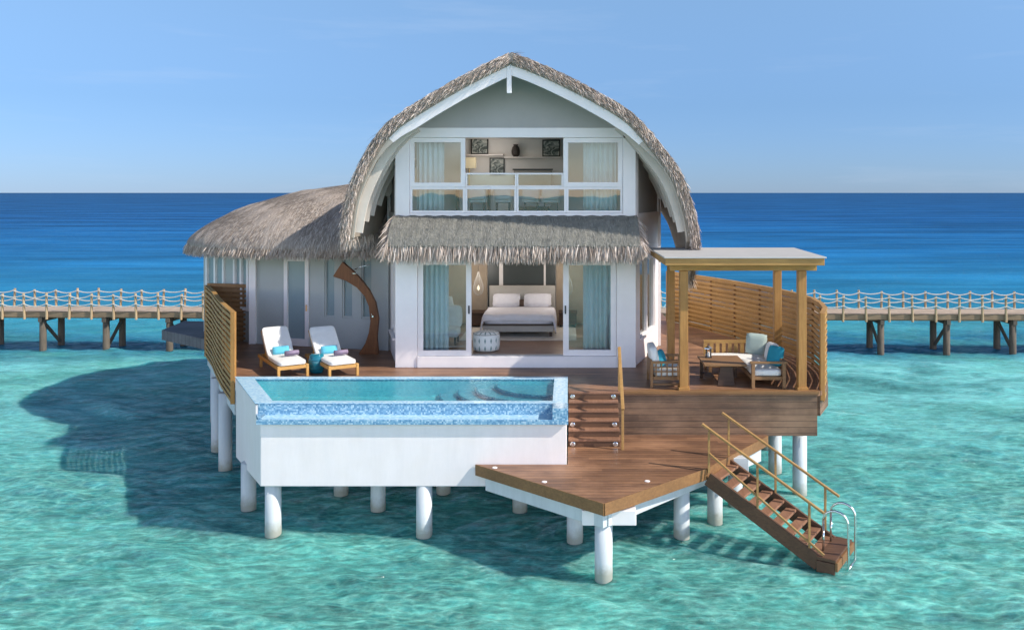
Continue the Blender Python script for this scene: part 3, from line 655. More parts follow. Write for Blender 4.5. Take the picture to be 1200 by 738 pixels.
# rooms
rm = MB()
roomp = [(-4.10, 21.225), (1.50, 21.225), (2.34, 24.0), (2.34, 26.3), (-4.80, 26.3), (-4.80, 23.5)]
MB().prism(roomp, 2.50, 2.672).build('bedroom_floor', 'floor', villa)
MB().prism(roomp, 5.85, 6.047).build('bedroom_ceiling', 'room', villa)
MB().box(-4.85, 2.43, 26.3, 26.42, 2.41, 5.85).build('bedroom_wall', 'room', villa)
MB().prism(roomp, 6.05, 6.19).build('upper_floor', 'floor', villa)
MB().prismxz([(-4.855, 6.192), (2.435, 6.192), (2.435, 6.95), (1.45, 8.2), (-1.35, 9.5), (-3.9, 8.2), (-4.855, 6.95)], 24.9, 25.02).build('upper_room_wall', 'room', villa)
MB().prism([(-3.8, 21.21), (1.2, 21.21), (1.2, 24.89), (-3.8, 24.89)], 8.26, 8.33).build('upper_ceiling', 'room', villa)
# dark panel and cloth panels behind the bed
MB().box(-2.50, -.42, 26.22, 26.295, 3.2, 5.845).build('wall_panel', 'darkpanel', villa)
for x0, x1 in ((-2.15, -2.03), (-.78, -.72)): MB().box(x0, x1, 26.19, 26.218, 3.6, 5.84).build('wall_strip', 'white', villa)
for x0, x1 in ((-4.7, -2.52), (-.40, 2.3)): MB().box(x0, x1, 26.25, 26.296, 2.69, 5.845).build('cloth_panel', 'beige', villa)

def framed(name, x0, x1, z0, z1, y, fw, parent, mat='white', depth=.07, pane='glass', bars=()):
    m = MB(); m.box(x0, x1, y, y+depth, z0, z0+fw); m.box(x0, x1, y, y+depth, z1-fw, z1)
    m.box(x0, x0+fw, y+.001, y+depth-.001, z0+fw, z1-fw); m.box(x1-fw, x1, y+.001, y+depth-.001, z0+fw, z1-fw)
    for b in bars: m.box(*b)
    o = m.build(name, mat, parent, bevel=.004)
    if pane: MB().box(x0+fw-.01, x1-fw+.01, y+depth/2-.006, y+depth/2+.006, z0+fw-.01, z1-fw+.01).build('pane', pane, o)
    return o
# glass doors (sliding), handles
d1 = framed('sliding_door', -3.735, -2.415, 2.685, 5.055, FY+.06, .13, villa)
MB().box(-2.49, -2.455, FY+.03, FY+.06, 3.72, 3.92).build('handle', 'black', d1)
d2 = framed('sliding_door', -.15, 1.165, 2.685, 5.055, FY+.06, .14, villa)
MB().box(-.11, -.075, FY+.03, FY+.06, 3.72, 3.92).build('handle', 'black', d2)
MB().box(-2.413, -.152, FY+.05, FY+.16, 2.682, 2.70).build('door_track', 'grey', villa)
# upper window wall
uy = FY+.05
framed('window', -3.930, -2.565, 6.84, 8.055, uy, .11, villa)
framed('window', -.145, 1.320, 6.84, 8.055, uy, .12, villa)
framed('window', -3.930, -2.570, 6.205, 6.835, uy+.01, .055, villa)
framed('window', -2.566, -1.305, 6.205, 6.835, uy+.01, .05, villa)
framed('window', -1.300, -.075, 6.205, 6.835, uy+.01, .05, villa)
framed('window', -.071, 1.320, 6.205, 6.835, uy+.01, .055, villa)
framed('glass_guard', -2.562, -1.300, 6.84, 7.19, uy+.02, .04, villa, pane='clear')
framed('glass_guard', -1.296, -.150, 6.84, 7.19, uy+.02, .04, villa, pane='clear')

# ---- main roof: thatched boat-shaped shell
PR = [(-1.38, 9.94), (-.90, 9.78), (-.38, 9.56), (.40, 9.18), (1.16, 8.76), (1.54, 8.50), (1.92, 8.08), (2.30, 7.62), (2.52, 7.32), (2.70, 7.0), (2.92, 6.38), (3.02, 5.98), (3.08, 5.62), (3.13, 5.1), (3.14, 4.55)]
PL = [(-1.38, 9.94), (-1.9, 9.70), (-2.54, 9.38), (-3.34, 8.92), (-4.14, 8.42), (-4.54, 8.02), (-4.84, 7.52), (-5.1, 7.02), (-5.28, 6.52), (-5.38, 5.98), (-5.42, 5.66)]
def resample(p, n):
    seg = [math.dist(a, b) for a, b in zip(p, p[1:])]; tot = sum(seg); res = []
    for i in range(n+1):
        s_ = tot*i/n; k = 0
        while k < len(seg)-1 and s_ > seg[k]: s_ -= seg[k]; k += 1
        f_ = min(1, s_/seg[k]); res.append((p[k][0]+(p[k+1][0]-p[k][0])*f_, p[k][1]+(p[k+1][1]-p[k][1])*f_))
    return res
def smoothp(p, it=3):
    for _ in range(it): p = [p[0]]+[((a[0]+2*b[0]+c[0])/4, (a[1]+2*b[1]+c[1])/4) for a, b, c in zip(p, p[1:], p[2:])]+[p[-1]]
    return p
prof = smoothp(resample(PL, 46))[::-1]+smoothp(resample(PR, 60))[1:]
def normal_at(i):
    a = prof[max(i-1, 0)]; b = prof[min(i+1, len(prof)-1)]; t_ = Vector((b[0]-a[0], b[1]-a[1])).normalized(); return Vector((-t_.y, t_.x))
IA = 46
def yf(i):
    z = prof[i][1]; base = 19.80+.45*min(1, ((9.94-z)/4.2))**1.5
    if z < 5.62: base += (5.62-z)*1.4
    return base
def yb(z):
    P_ = [(4.5, 22.4), (5.2, 23.0), (5.9, 24.3), (6.4, 26.3), (6.9, 30.0), (11, 30.0)]
    for (a, b), (c, d) in zip(P_, P_[1:]):
        if z <= c: return b+(d-b)*max(0, (z-a))/(c-a)
    return 30.0
def shell(o1, o2, y_in, nseg=24):
    """closed shell between two offsets inward from the outer profile"""
    m = MB(); n = len(prof); vs = []; uv = []; s_ = 0
    for side in (o1, o2):
        s_ = 0
        for i in range(n):
            nn = normal_at(i); x, z = prof[i][0]-nn.x*side, prof[i][1]-nn.y*side
            if i: s_ += math.dist(prof[i], prof[i-1])
            for k in range(nseg+1):
                t_ = k/nseg; y = (yf(i)+y_in)*(1-t_)+max(yb(prof[i][1])-y_in, yf(i)+y_in+.05)*t_
                wb = .02*math.sin(7.3*s_+3.1*y)+.015*math.sin(2.9*s_-5.7*y) if side == o1 and o1 < .1 else 0
                vs.append((x+nn.x*wb, y, z+nn.y*wb)); uv.append((y, s_))
    st_ = nseg+1; off = n*st_; fs = []
    for i in range(n-1):
        for k in range(nseg):
            a = i*st_+k; fs += [(a, a+1, a+st_+1, a+st_), (off+a, off+a+st_, off+a+st_+1, off+a+1)]
        fs += [(i*st_, (i+1)*st_, off+(i+1)*st_, off+i*st_), (i*st_+nseg, off+i*st_+nseg, off+(i+1)*st_+nseg, (i+1)*st_+nseg)]
    for k in range(nseg):
        a = (n-1)*st_+k; fs += [(k, off+k, off+k+1, k+1), (a, a+1, off+a+1, off+a)]
    return m.add(vs, fs, uv)
roof = shell(0, .20, 0).build('main_roof', 'thatch', villa, smooth=False)
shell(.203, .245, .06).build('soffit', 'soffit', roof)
# barge board following the front edge
bb = MB(); n = len(prof); vs = []
for i in range(n):
    nn = normal_at(i); y = yf(i)+.10
    dep = .04+.18*max(0, min(1, (prof[i][1]-7.6)/1.0))
    for dy in (0, .07):
        for o_ in (.248, .248+dep): vs.append((prof[i][0]-nn.x*o_, y+dy, prof[i][1]-nn.y*o_))
fs = []
for i in range(n-1):
    a, b = 4*i, 4*i+4
    fs += [(a, a+1, b+1, b), (a+2, b+2, b+3, a+3), (a, b, b+2, a+2), (a+1, a+3, b+3, b+1)]
fs += [(0, 2, 3, 1), (4*n-4, 4*n-3, 4*n-1, 4*n-2)]
up_ = [i for i in range(n) if prof[i][1] > 8.05]
def band(i0, i1):
    m = MB(); k0 = 4*i0; m_n = i1-i0+1; q = []
    for i in range(m_n-1):
        a, b = 4*i, 4*i+4
        q += [(a, a+1, b+1, b), (a+2, b+2, b+3, a+3), (a, b, b+2, a+2), (a+1, a+3, b+3, b+1)]
    q += [(0, 2, 3, 1), (4*m_n-4, 4*m_n-3, 4*m_n-1, 4*m_n-2)]
    return m.add(vs[k0:k0+4*m_n], q)
band(up_[0], up_[-1]).build('barge_board', 'white', roof)
band(0, up_[0]).build('barge_board', 'flank', roof); band(up_[-1], n-1).build('barge_board', 'flank', roof)
# curved rafters under both flanks
for ri, y_ in enumerate((20.50, 20.95, 21.45, 22.05, 22.75, 23.6)):
    for rng in (range(0, 26), range(IA+24, n-1)):
        vs = []; cnt = 0
        for i in rng:
            z = prof[i][1]
            if y_ < yf(i)+.15 or y_ > yb(z)-.05: continue
            nn = normal_at(i); tp = .20
            if z < 5.75+.22*ri: continue
            for dy in (-.035, .035):
                for o_ in (.247, .247+tp): vs.append((prof[i][0]-nn.x*o_, y_+dy, prof[i][1]-nn.y*o_))
            cnt += 1
        if cnt < 4: continue
        fs = []
        for i in range(cnt-1):
            a, b = 4*i, 4*i+4
            fs += [(a, a+1, b+1, b), (a+2, b+2, b+3, a+3), (a, b, b+2, a+2), (a+1, a+3, b+3, b+1)]
        fs += [(0, 2, 3, 1), (4*cnt-4, 4*cnt-3, 4*cnt-1, 4*cnt-2)]
        MB().add(vs, fs).build('rafter', 'cream', roof)
# loose thatch: front edge fringe and flank blades
fr_ = MB(); fl_ = MB()
for _ in range(12000):
    i = random.randrange(0, n-1); t_ = random.random()
    p = Vector((prof[i][0]*(1-t_)+prof[i+1][0]*t_, 0, prof[i][1]*(1-t_)+prof[i+1][1]*t_)); nn = normal_at(i)
    o_ = random.uniform(-.03, .19); y = yf(i)*(1-t_)+yf(i+1)*t_
    tg = Vector((nn.y, 0, -nn.x))*(1 if i >= IA else -1)
    d_ = tg*random.uniform(.5, 1)+Vector((0, -.5, -.25))+Vector((nn.x, 0, nn.y))*random.uniform(-.1, .12)
    straws(fr_, (p.x-nn.x*o_, y+random.uniform(0, .12), p.z-nn.y*o_), d_, random.uniform(.08, .22), .016, .2)
for _ in range(7000):
    i = random.randrange(0, n-1); nn = normal_at(i); y = yf(i)+random.random()**1.5*(yb(prof[i][1])-yf(i))
    tg = Vector((nn.y, 0, -nn.x))*(1 if i >= IA else -1)
    straws(fl_, (prof[i][0]-nn.x*.01, y, prof[i][1]-nn.y*.01), tg+Vector((nn.x, 0, nn.y))*.10, random.uniform(.15, .4), .03, .13, Vector((nn.x, 0, nn.y)))
for ii in (0, n-1):      # ragged feet
    for _ in range(420):
        y = random.uniform(yf(ii), yb(prof[ii][1])); nn = normal_at(ii); o_ = random.uniform(0, .2)
        straws(fr_, (prof[ii][0]-nn.x*o_, y, prof[ii][1]+.05), (0, 0, -1), random.uniform(.12, .4), .026, .2)
fr_.build('thatch_fringe', 'strawlight', roof, recalc=False); fl_.build('thatch_blades', 'straw', roof, recalc=False)

# ---- skirt roof over the doors
sk = MB()
X0t, X1t, X0e, X1e = -4.30, 1.66, -4.34, 1.70
prof_s = [(20.985, 6.14), (20.80, 6.06), (20.55, 5.86), (20.33, 5.62), (20.22, 5.44)]
vs = []; uv = []; nx = 60
for s0 in (0, .10):
    for j, (y, z) in enumerate(prof_s):
        f_ = j/(len(prof_s)-1)
        for k in range(nx+1):
            x = (X0t+(X0e-X0t)*f_)+((X1t-X0t)+((X1e-X1t)-(X0e-X0t))*f_)*k/nx
            vs.append((x, y+s0*.6, z-s0+(.012*math.sin(k*1.7+j) if s0 == 0 else 0))); uv.append((x, f_))
st_ = nx+1; off = st_*len(prof_s); fs = []
for j in range(len(prof_s)-1):
    for k in range(nx):
        a = j*st_+k; fs += [(a, a+1, a+st_+1, a+st_), (off+a, off+a+st_, off+a+st_+1, off+a+1)]
    for k in (0, nx): a = j*st_+k; fs.append((a, a+st_, off+a+st_, off+a))
for k in range(nx):
    fs.append((k, off+k, off+k+1, k+1)); a = (len(prof_s)-1)*st_+k; fs.append((a, a+1, off+a+1, off+a))
skirt = sk.add(vs, fs, uv).build('porch_roof', 'skirt', villa)
fr_ = MB()
for _ in range(6500):
    x = random.uniform(X0e, X1e)
    straws(fr_, (x, 20.25+random.uniform(-.02, .12), 5.47-random.uniform(0, .08)), (0, -.22, -1), random.uniform(.15, .40), .022, .15)
sg_ = MB()
for _ in range(2800):
    f_ = random.random()**.9; j = min(3, int(f_*4)); g_ = f_*4-j
    y = prof_s[j][0]+(prof_s[j+1][0]-prof_s[j][0])*g_; z = prof_s[j][1]+(prof_s[j+1][1]-prof_s[j][1])*g_
    d_ = Vector((0, prof_s[j+1][0]-prof_s[j][0], prof_s[j+1][1]-prof_s[j][1])).normalized()
    straws(sg_, (random.uniform(X0t, X1t), y, z+.004), d_+Vector((0, -.02, .02)), random.uniform(.06, .13), .014, .07, Vector((0, d_.z, -d_.y)))
sg_.build('thatch_blades', 'strawgrey', skirt, recalc=False)
for sgn, xe, xt in ((-1, X0e, X0t), (1, X1e, X1t)):
    for _ in range(800):
        f_ = random.random(); y = 20.98-.74*f_; z = 6.14-.68*f_**1.3; x = xt+(xe-xt)*f_
        straws(fr_, (x-.04*sgn*random.random(), y, z), (sgn*.4, -.15, -1), random.uniform(.2, .42), .03, .28, shade=(0, .9))
fr_.build('thatch_fringe', 'strawlight', skirt, recalc=False)

# ---- side wing: walls, glazing, domed thatch
W0, W1, W2, W3 = (-4.93, 23.25), (-9.0, 24.35), (-11.35, 26.5), (-11.6, 30.5)
def wallseg(p, q, name, mat, z0=ZD+.002, z1=5.15, th=.16): return side_wall(p, q, z0, z1, mat, name, th, -1)
def on(p, q, s_): d_ = (Vector(q)-Vector(p)); return tuple(Vector(p)+d_*s_/d_.length)
wl = math.dist(W0, W1); d01 = (Vector(W1)-Vector(W0)).normalized()
# coordinate s runs from W0 to the left; door and three narrow lights are real openings
openings = [(.48, .81, 3.24), (1.07, 1.40, 3.24), (1.62, 1.95, 3.24)]
dr = (2.42, 3.22)
cuts = [0, .48, .81, 1.07, 1.40, 1.62, 1.95, dr[0], dr[1], wl]
for k in range(len(cuts)-1):
    a, b = cuts[k], cuts[k+1]
    if (a, b) == dr: continue
    if any(abs(a-o_[0]) < 1e-6 for o_ in openings): wallseg(on(W0, W1, a), on(W0, W1, b), 'wing_wall', 'aqua', z1=3.24)
    else: wallseg(on(W0, W1, a), on(W0, W1, b), 'wing_wall', 'aqua')
nin = Vector((-d01.y, d01.x))*-1
for a, b, z in openings:
    p, q = on(W0, W1, a), on(W0, W1, b)
    f_ = MB(); pi, qi = [(x[0]+nin.x*.05, x[1]+nin.y*.05) for x in (p, q)]
    for z_ in (3.27, 5.1): f_.bar((*pi, z_), (*qi, z_), .05, .055)
    for s_ in (a+.022, b-.022): c_ = on(W0, W1, s_); f_.bar((c_[0]+nin.x*.05, c_[1]+nin.y*.05, 3.3), (c_[0]+nin.x*.05, c_[1]+nin.y*.05, 5.07), .05, .04, up=(d01.x, d01.y, 0))
    o_ = f_.build('window', 'aqua', villa)
    MB().bar((p[0]+nin.x*.085, p[1]+nin.y*.085, 4.18), (q[0]+nin.x*.085, q[1]+nin.y*.085, 4.18), .012, 1.86).build('pane', 'frosted', o_)
# wing door
p, q = on(W0, W1, dr[0]+.004), on(W0, W1, dr[1]-.004)
f_ = MB()
for s_, wd in ((dr[0]+.065, .12), (dr[1]-.065, .12)): c_ = on(W0, W1, s_); f_.bar((c_[0]-nin.x*.005, c_[1]-nin.y*.005, ZD+.01), (c_[0]-nin.x*.005, c_[1]-nin.y*.005, 4.9), .09, wd, up=(d01.x, d01.y, 0))
for z_, hh in ((2.51, .20), (4.84, .12)): f_.bar((p[0]-nin.x*.008, p[1]-nin.y*.008, z_), (q[0]-nin.x*.008, q[1]-nin.y*.008, z_), .085, hh)
wd_ = f_.build('wing_door', 'white', villa, bevel=.005)
MB().bar((p[0]+nin.x*.01, p[1]+nin.y*.01, 3.7), (q[0]+nin.x*.01, q[1]+nin.y*.01, 3.7), .012, 2.25).build('pane', 'frosted', wd_)
c_ = on(W0, W1, dr[0]+.07); MB().box(c_[0]-.02, c_[0]+.02, c_[1]-.10, c_[1]-.055, 3.40, 3.58).build('handle', 'chrome', wd_)
MB().bar((W1[0], W1[1]-.03, ZD+.01), (W1[0], W1[1]-.03, 5.1), .19, .19).build('corner_post', 'white', villa, bevel=.006)
# angled left face of the wing
w12 = math.dist(W1, W2); d12 = (Vector(W2)-Vector(W1)).normalized(); n12 = Vector((-d12.y, d12.x))*-1
wallseg(W1, W2, 'wing_wall', 'aqua', z1=3.30)
for a, b in ((0, .25), (1.15, 1.75), (2.95, w12)): wallseg(on(W1, W2, a), on(W1, W2, b), 'wing_wall', 'aqua', z0=3.303)
for a, b in ((.255, 1.145), (1.755, 2.945)):
    f_ = MB()
    for u in (0, .5, 1):
        c_ = on(W1, W2, a+.04+(b-a-.08)*u); f_.bar((c_[0]-n12.x*.01, c_[1]-n12.y*.01, 3.305), (c_[0]-n12.x*.01, c_[1]-n12.y*.01, 5.14), .09, .10, up=(d12.x, d12.y, 0))
    pa, pb_ = on(W1, W2, a), on(W1, W2, b)
    for z_ in (3.35, 5.06): f_.bar((pa[0]-n12.x*.008, pa[1]-n12.y*.008, z_), (pb_[0]-n12.x*.008, pb_[1]-n12.y*.008, z_), .085, .09)
    o_ = f_.build('window', 'white', villa)
    MB().bar((pa[0]+n12.x*.02, pa[1]+n12.y*.02, 4.2), (pb_[0]+n12.x*.02, pb_[1]+n12.y*.02, 4.2), .012, 1.7).build('pane', 'frosted', o_)
wallseg(W2, W3, 'wing_wall', 'aqua')
MB().prism([(-4.9, 23.5), (-9.0, 24.6), (-11.2, 26.6), (-11.4, 30.4), (-5.1, 30.4)], 5.16, 5.22).build('wing_ceiling', 'room', villa)
MB().box(-11.4, -5.02, 27.0, 27.1, ZD+.01, 5.155).build('wing_partition', 'room', villa)
MB().prism([(-4.95, 23.45), (-9.0, 24.55), (-11.2, 26.6), (-11.2, 26.95), (-5.02, 26.95)], ZD+.002, ZD+.03).build('wing_floor', 'floor', villa)
# the dome
cx, cy, ax, by, pw = -5.7, 27.9, 6.15, 5.15, 2.4
def dome_z(x, y):
    r = (abs((x-cx)/ax)**pw+abs((y-cy)/by)**pw)**(1/pw)
    return 5.20+1.82*max(0, 1-r*r)**.70
nu, nv = 70, 60; vs = []; uv = []
for i in range(nu+1):
    u = 1-(i/nu)**1.0
    x = cx-ax*math.sin(math.pi/2*(1-i/nu)) if i < nu else cx
    x = x if x > -12 else -12
    if i == nu: x = -4.82
    elif x > -5.6: x = -5.6
    hb = by*max(0.0, 1-abs((x-cx)/ax)**pw)**(1/pw)
    for k in range(nv+1):
        v_ = -math.cos(math.pi*k/nv); y = cy+hb*v_; z = dome_z(x, y)
        vs.append((x, y, z+.03*math.sin(3.1*x+2.2*y)+.02*math.sin(7*x-5*y))); uv.append((x*1.0, y))
n0 = len(vs); vs += [(a, b, c-.22) for a, b, c in vs]; uv += uv; st_ = nv+1; fs = []
for i in range(nu):
    for k in range(nv):
        a = i*st_+k; fs += [(a, a+1, a+st_+1, a+st_), (n0+a, n0+a+st_, n0+a+st_+1, n0+a+1)]
    for k in (0, nv): a = i*st_+k; fs.append((a, a+st_, n0+a+st_, n0+a))
for k in range(nv): a = nu*st_+k; fs += [(a, a+1, n0+a+1, n0+a), (k, n0+k, n0+k+1, k+1)]
wroof = MB().add(vs, fs, uv).build('wing_roof', 'thatch', villa, smooth=True)
bl = MB(); cnt = 0
while cnt < 26000:
    x = random.uniform(-11.85, -4.85); y = random.uniform(22.75, 29.5)
    r = (abs((x-cx)/ax)**pw+abs((y-cy)/by)**pw)**(1/pw)
    if r > .995: continue
    e = .05; gx = (dome_z(x+e, y)-dome_z(x-e, y))/(2*e); gy = (dome_z(x, y+e)-dome_z(x, y-e))/(2*e)
    g = Vector((gx, gy)); 
    if g.length < .02: g = Vector((-.3, -.9))*.1
    d_ = Vector((-g.x, -g.y, -g.length_squared)).normalized(); nrm = Vector((-gx, -gy, 1)).normalized()
    straws(bl, (x, y, dome_z(x, y)+.005), d_+nrm*.09, random.uniform(.09, .22), .018, .11, nrm); cnt += 1
bl.build('thatch_blades', 'straw', wroof, recalc=False)
fr_ = MB()
for _ in range(11000):
    a = random.uniform(math.pi*.86, math.pi*1.60)
    c_, s_ = math.cos(a), math.sin(a)
    x = cx+ax*abs(c_)**(2/pw)*(1 if c_ > 0 else -1); y = cy+by*abs(s_)**(2/pw)*(1 if s_ > 0 else -1)
    if x > -4.8: continue
    od = Vector((c_, s_, 0))
    straws(fr_, (x-od.x*.08*random.random(), y-od.y*.08*random.random(), 5.22-random.random()*.12), od*.45+Vector((0, 0, -1)), random.uniform(.09, .25), .022, .14, shade=(0, .8))
fr_.build('thatch_fringe', 'strawlight', wroof, recalc=False)

# ------------------------------------------------------------------ slatted fences
def fence(name, label, pts, z0s, z1, posts, mat='teak', pitch=.092, flip=1):
    mid = pts[len(pts)//2]; t = thing(name, (mid[0], mid[1], ZD), label, 'fence')
    m = MB(); zmin = min(z0s); k = 0; z = z1-.03
    while z > zmin:
        off = .030 if k % 2 else -.030
        for i in range(len(pts)-1):
            a, b = Vector((*pts[i], 0)), Vector((*pts[i+1], 0)); d_ = (b-a).normalized(); n_ = Vector((-d_.y, d_.x, 0))*off
            if z < (z0s[i]+z0s[i+1])/2: continue
            j = random.uniform(-.004, .004)
            m.bar(tuple(a+n_-d_*.01+Vector((0, 0, z+j))), tuple(b+n_+d_*.01+Vector((0, 0, z+j))), .026, .074)
        z -= .068; k += 1
    m.build('slat_panel', mat, t)
    for i in posts:
        a = pts[i]; MB().bar((a[0], a[1], z0s[i]), (a[0], a[1], z1-.005), .065, .03).build('post', 'teakd', t)
    m = MB()
    for i in range(len(pts)-1): m.bar((*pts[i], z1+.015), (*pts[i+1], z1+.015), .11, .035)
    m.build('top_rail', mat, t)
    for i in (0, -1):
        a = pts[i]; MB().bar((a[0], a[1], z0s[i]), (a[0], a[1], z1+.03), .10, .10).build('end_post', 'teakv', t, bevel=.006)
    return t
def densify(p, k=3):
    r_ = []
    for a, b in zip(p, p[1:]):
        for i in range(k): r_.append((a[0]+(b[0]-a[0])*i/k, a[1]+(b[1]-a[1])*i/k))
    return r_+[p[-1]]
lp = densify(left_line, 2); fence('slatted_fence', 'curved slatted timber fence along the left edge beside the sun loungers', lp, [1.92]*len(lp), 3.97, (2, 4, 6))
rp = [(-10.55, 25.03), (-9.85, 24.85), (-9.2, 24.68)]
fence('slatted_fence', 'short dark slatted timber screen between the left fence and the wing wall', rp, [2.42]*3, 4.02, (1,), 'teakd')
fp = right_edge; fence('slatted_fence', 'long curved slatted timber fence behind the pergola sofa', fp, [2.18]*len(fp), 4.05, range(1, len(fp)-1))

# ------------------------------------------------------------------ pergola
pg = thing('pergola', (3.8, 19.8, ZD), 'timber pergola with pale flat roof on four posts over the lounge seats', 'pergola')
for x, y in ((2.50, 18.66), (5.08, 18.66), (2.50, 21.0), (5.12, 21.0)):
    po = MB(); po.bar((x, y, ZD+.002), (x, y, 5.0), .18, .18); po.build('post', 'teakv', pg, bevel=.01)
    MB().box(x-.12, x+.12, y-.12, y+.12, ZD+.002, ZD+.07).build('post_foot', 'teakv', pg, bevel=.008)
for y in (18.66, 21.0): MB().box(2.2, 5.4, y-.06, y+.06, 5.002, 5.145).build('beam', 'teak', pg, bevel=.006)
for i in range(6): x = 2.25+i*.62; MB().box(x-.035, x+.035, 18.3, 21.2, 5.147, 5.205).build('joist', 'teak', pg)
MB().ring([(2.05, 18.2), (5.45, 18.2), (5.58, 21.25), (2.02, 21.25)], [(2.13, 18.28), (5.37, 18.28), (5.5, 21.17), (2.1, 21.17)], 5.15, 5.30).build('fascia', 'teak', pg, bevel=.006)
MB().prism([(2.02, 18.16), (5.48, 18.16), (5.61, 21.28), (1.99, 21.28)], 5.302, 5.335).build('roof_panel', 'white_top', pg, bevel=.006)

# ------------------------------------------------------------------ sun loungers
def make_lounger():
    t = thing('sun_lounger', (0, 0, ZD), '', 'sun lounger', 'sun loungers beside the pool')
    # local frame: foot end at y=0, head towards +y
    W_, Lg = .66, 1.95
    f = MB()
    for x in (-W_/2, W_/2): f.box(x-.02, x+.02, 0, Lg, .20, .28)
    for y in (0, Lg-.04): f.box(-W_/2+.021, W_/2-.021, y, y+.04, .20, .275)
    for i in range(9): y = .12+i*.12; f.box(-W_/2+.021, W_/2-.021, y, y+.07, .255, .275)
    f.build('frame', 'lounger', t, local=True, bevel=.004)
    for x in (-W_/2, W_/2):
        for y in (.025, Lg-.25): MB().box(x-.03, x+.03, y-.035, y+.035, .002, .285).build('leg', 'lounger', t, local=True, bevel=.006)
    cushion_mb(-.31, .31, .01, 1.18, .285, .375, .015).build('mattress', 'cushion', t, local=True, smooth=True, sub=1)
    b = cushion_mb(-.31, .31, 0, .88, 0, .09, .015); b.xform(Matrix.Translation((0, 1.14, .30)) @ Matrix.Rotation(R(43), 4, 'X'))
    b.build('back_cushion', 'cushion', t, local=True, smooth=True, sub=1)
    b = MB(); b.box(-.31, .31, 0, .86, -.035, -.005); b.xform(Matrix.Translation((0, 1.16, .295)) @ Matrix.Rotation(R(43), 4, 'X')); b.build('backrest', 'lounger', t, local=True)
    b = MB(); b.bar((-.25, 1.60, .22), (-.25, 1.48, .60), .03, .03); b.bar((.25, 1.60, .22), (.25, 1.48, .60), .03, .03); b.build('back_strut', 'lounger', t, local=True)
    return t
RZ = R(33)
l1 = make_lounger(); l1.location = (-6.42, 19.86, ZD); l1.rotation_euler = (0, 0, RZ)
l1['label'] = 'white cushioned teak sun lounger nearest the left slatted fence'
l2 = dup(l1, (-5.26, 19.92, ZD), 'white cushioned teak sun lounger nearer the curved wooden shower', RZ)
def on_lounger(l, p): return Matrix.Translation(l.location) @ Matrix.Rotation(RZ, 4, 'Z') @ Vector(p)
for l, nm in ((l1, 'left lounger by the slatted fence'), (l2, 'right lounger by the wooden shower')):
    b = pillow_mb(.42, .20, .12); p = on_lounger(l, (0, 1.06, .385))
    o = b.build('bolster_pillow', 'blue', None, smooth=True); o.location = p; o.rotation_euler = (R(-25), 0, RZ)
    tag(o, 'small sky blue cushion propped on the '+nm, 'cushion', 'blue cushions on the loungers')
    tw = MB(); pts = []
    for i in range(60):
        a = i/59*5*math.pi; r = .018+.052*i/59; pts.append((r*math.cos(a), r*math.sin(a)))
    nn_ = len(pts); vs = [(x_, c_[0], c_[1]) for x_ in (-.16, .16) for c_ in pts]; tw.add(vs, [(i, i+1, nn_+i+1, nn_+i) for i in range(nn_-1)])
    o = tw.build('rolled_towel', 'towel', None, smooth=True); m_ = o.modifiers.new('thick', 'SOLIDIFY'); m_.thickness = .014
    o.location = on_lounger(l, (.13, .62, .465)); o.rotation_euler = (0, 0, RZ)
    tag(o, 'rolled mauve towel lying on the '+nm, 'towel', 'rolled towels on the loungers')
dst = MB(); dst.lathe([(.13, .0), (.155, .02), (.175, .10), (.19, .14), (.195, .22), (.19, .30), (.175, .34), (.16, .42), (.15, .435), (.10, .445)], (0, 0, 0), 32)
gs = thing('garden_stool', (-6.05, 20.45, ZD), 'glossy teal ceramic drum stool standing between the two sun loungers', 'stool')
dst.build('drum', 'ceramic', gs, local=True, smooth=True)
for z in (.12, .32): MB().lathe([(.186, z-.008), (.198, z), (.186, z+.008)], (0, 0, 0), 32).build('band', 'ceramic', gs, local=True, smooth=True)

# ------------------------------------------------------------------ outdoor shower
sh = thing('outdoor_shower', (-5.5, 22.7, ZD), 'curved brown wooden outdoor shower arching over the deck by the wing wall', 'shower')
outl = [(420, 416), (443, 413), (441.5, 395), (443.5, 374), (440, 355), (433, 341), (425, 330), (414, 318), (401, 307), (395, 316), (390, 324), (405, 329), (418, 337), (427, 347), (432, 359), (434, 376), (432, 390), (428, 402)]
DS = 22.72
pts = [((px-667)*DS/1000, HC-(py-226)*DS/1000) for px, py in outl]
pts[0] = (pts[0][0], ZD+.003); pts[1] = (pts[1][0], ZD+.003)
MB().prismxz(pts, DS, DS+.16).build('arch', 'shower', sh, bevel=.01)
MB().tube([(-5.72, DS+.05, 4.66), (-5.52, DS-.05, 4.74), (-5.30, DS-.06, 4.79)], .012, 8).build('shower_arm', 'chrome', sh, smooth=True)
k = MB(); k.tube([(-5.22, DS-.005, 3.42), (-5.22, DS-.07, 3.42)], .025, 10); k.tube([(-5.22, DS-.06, 3.42), (-5.26, DS-.08, 3.50)], .01, 8); k.build('tap', 'chrome', sh)
MB().lathe([(.015, .03), (.07, .015), (.07, 0)], (-5.72, DS+.02, 4.55), 20).build('shower_head', 'chrome', sh)

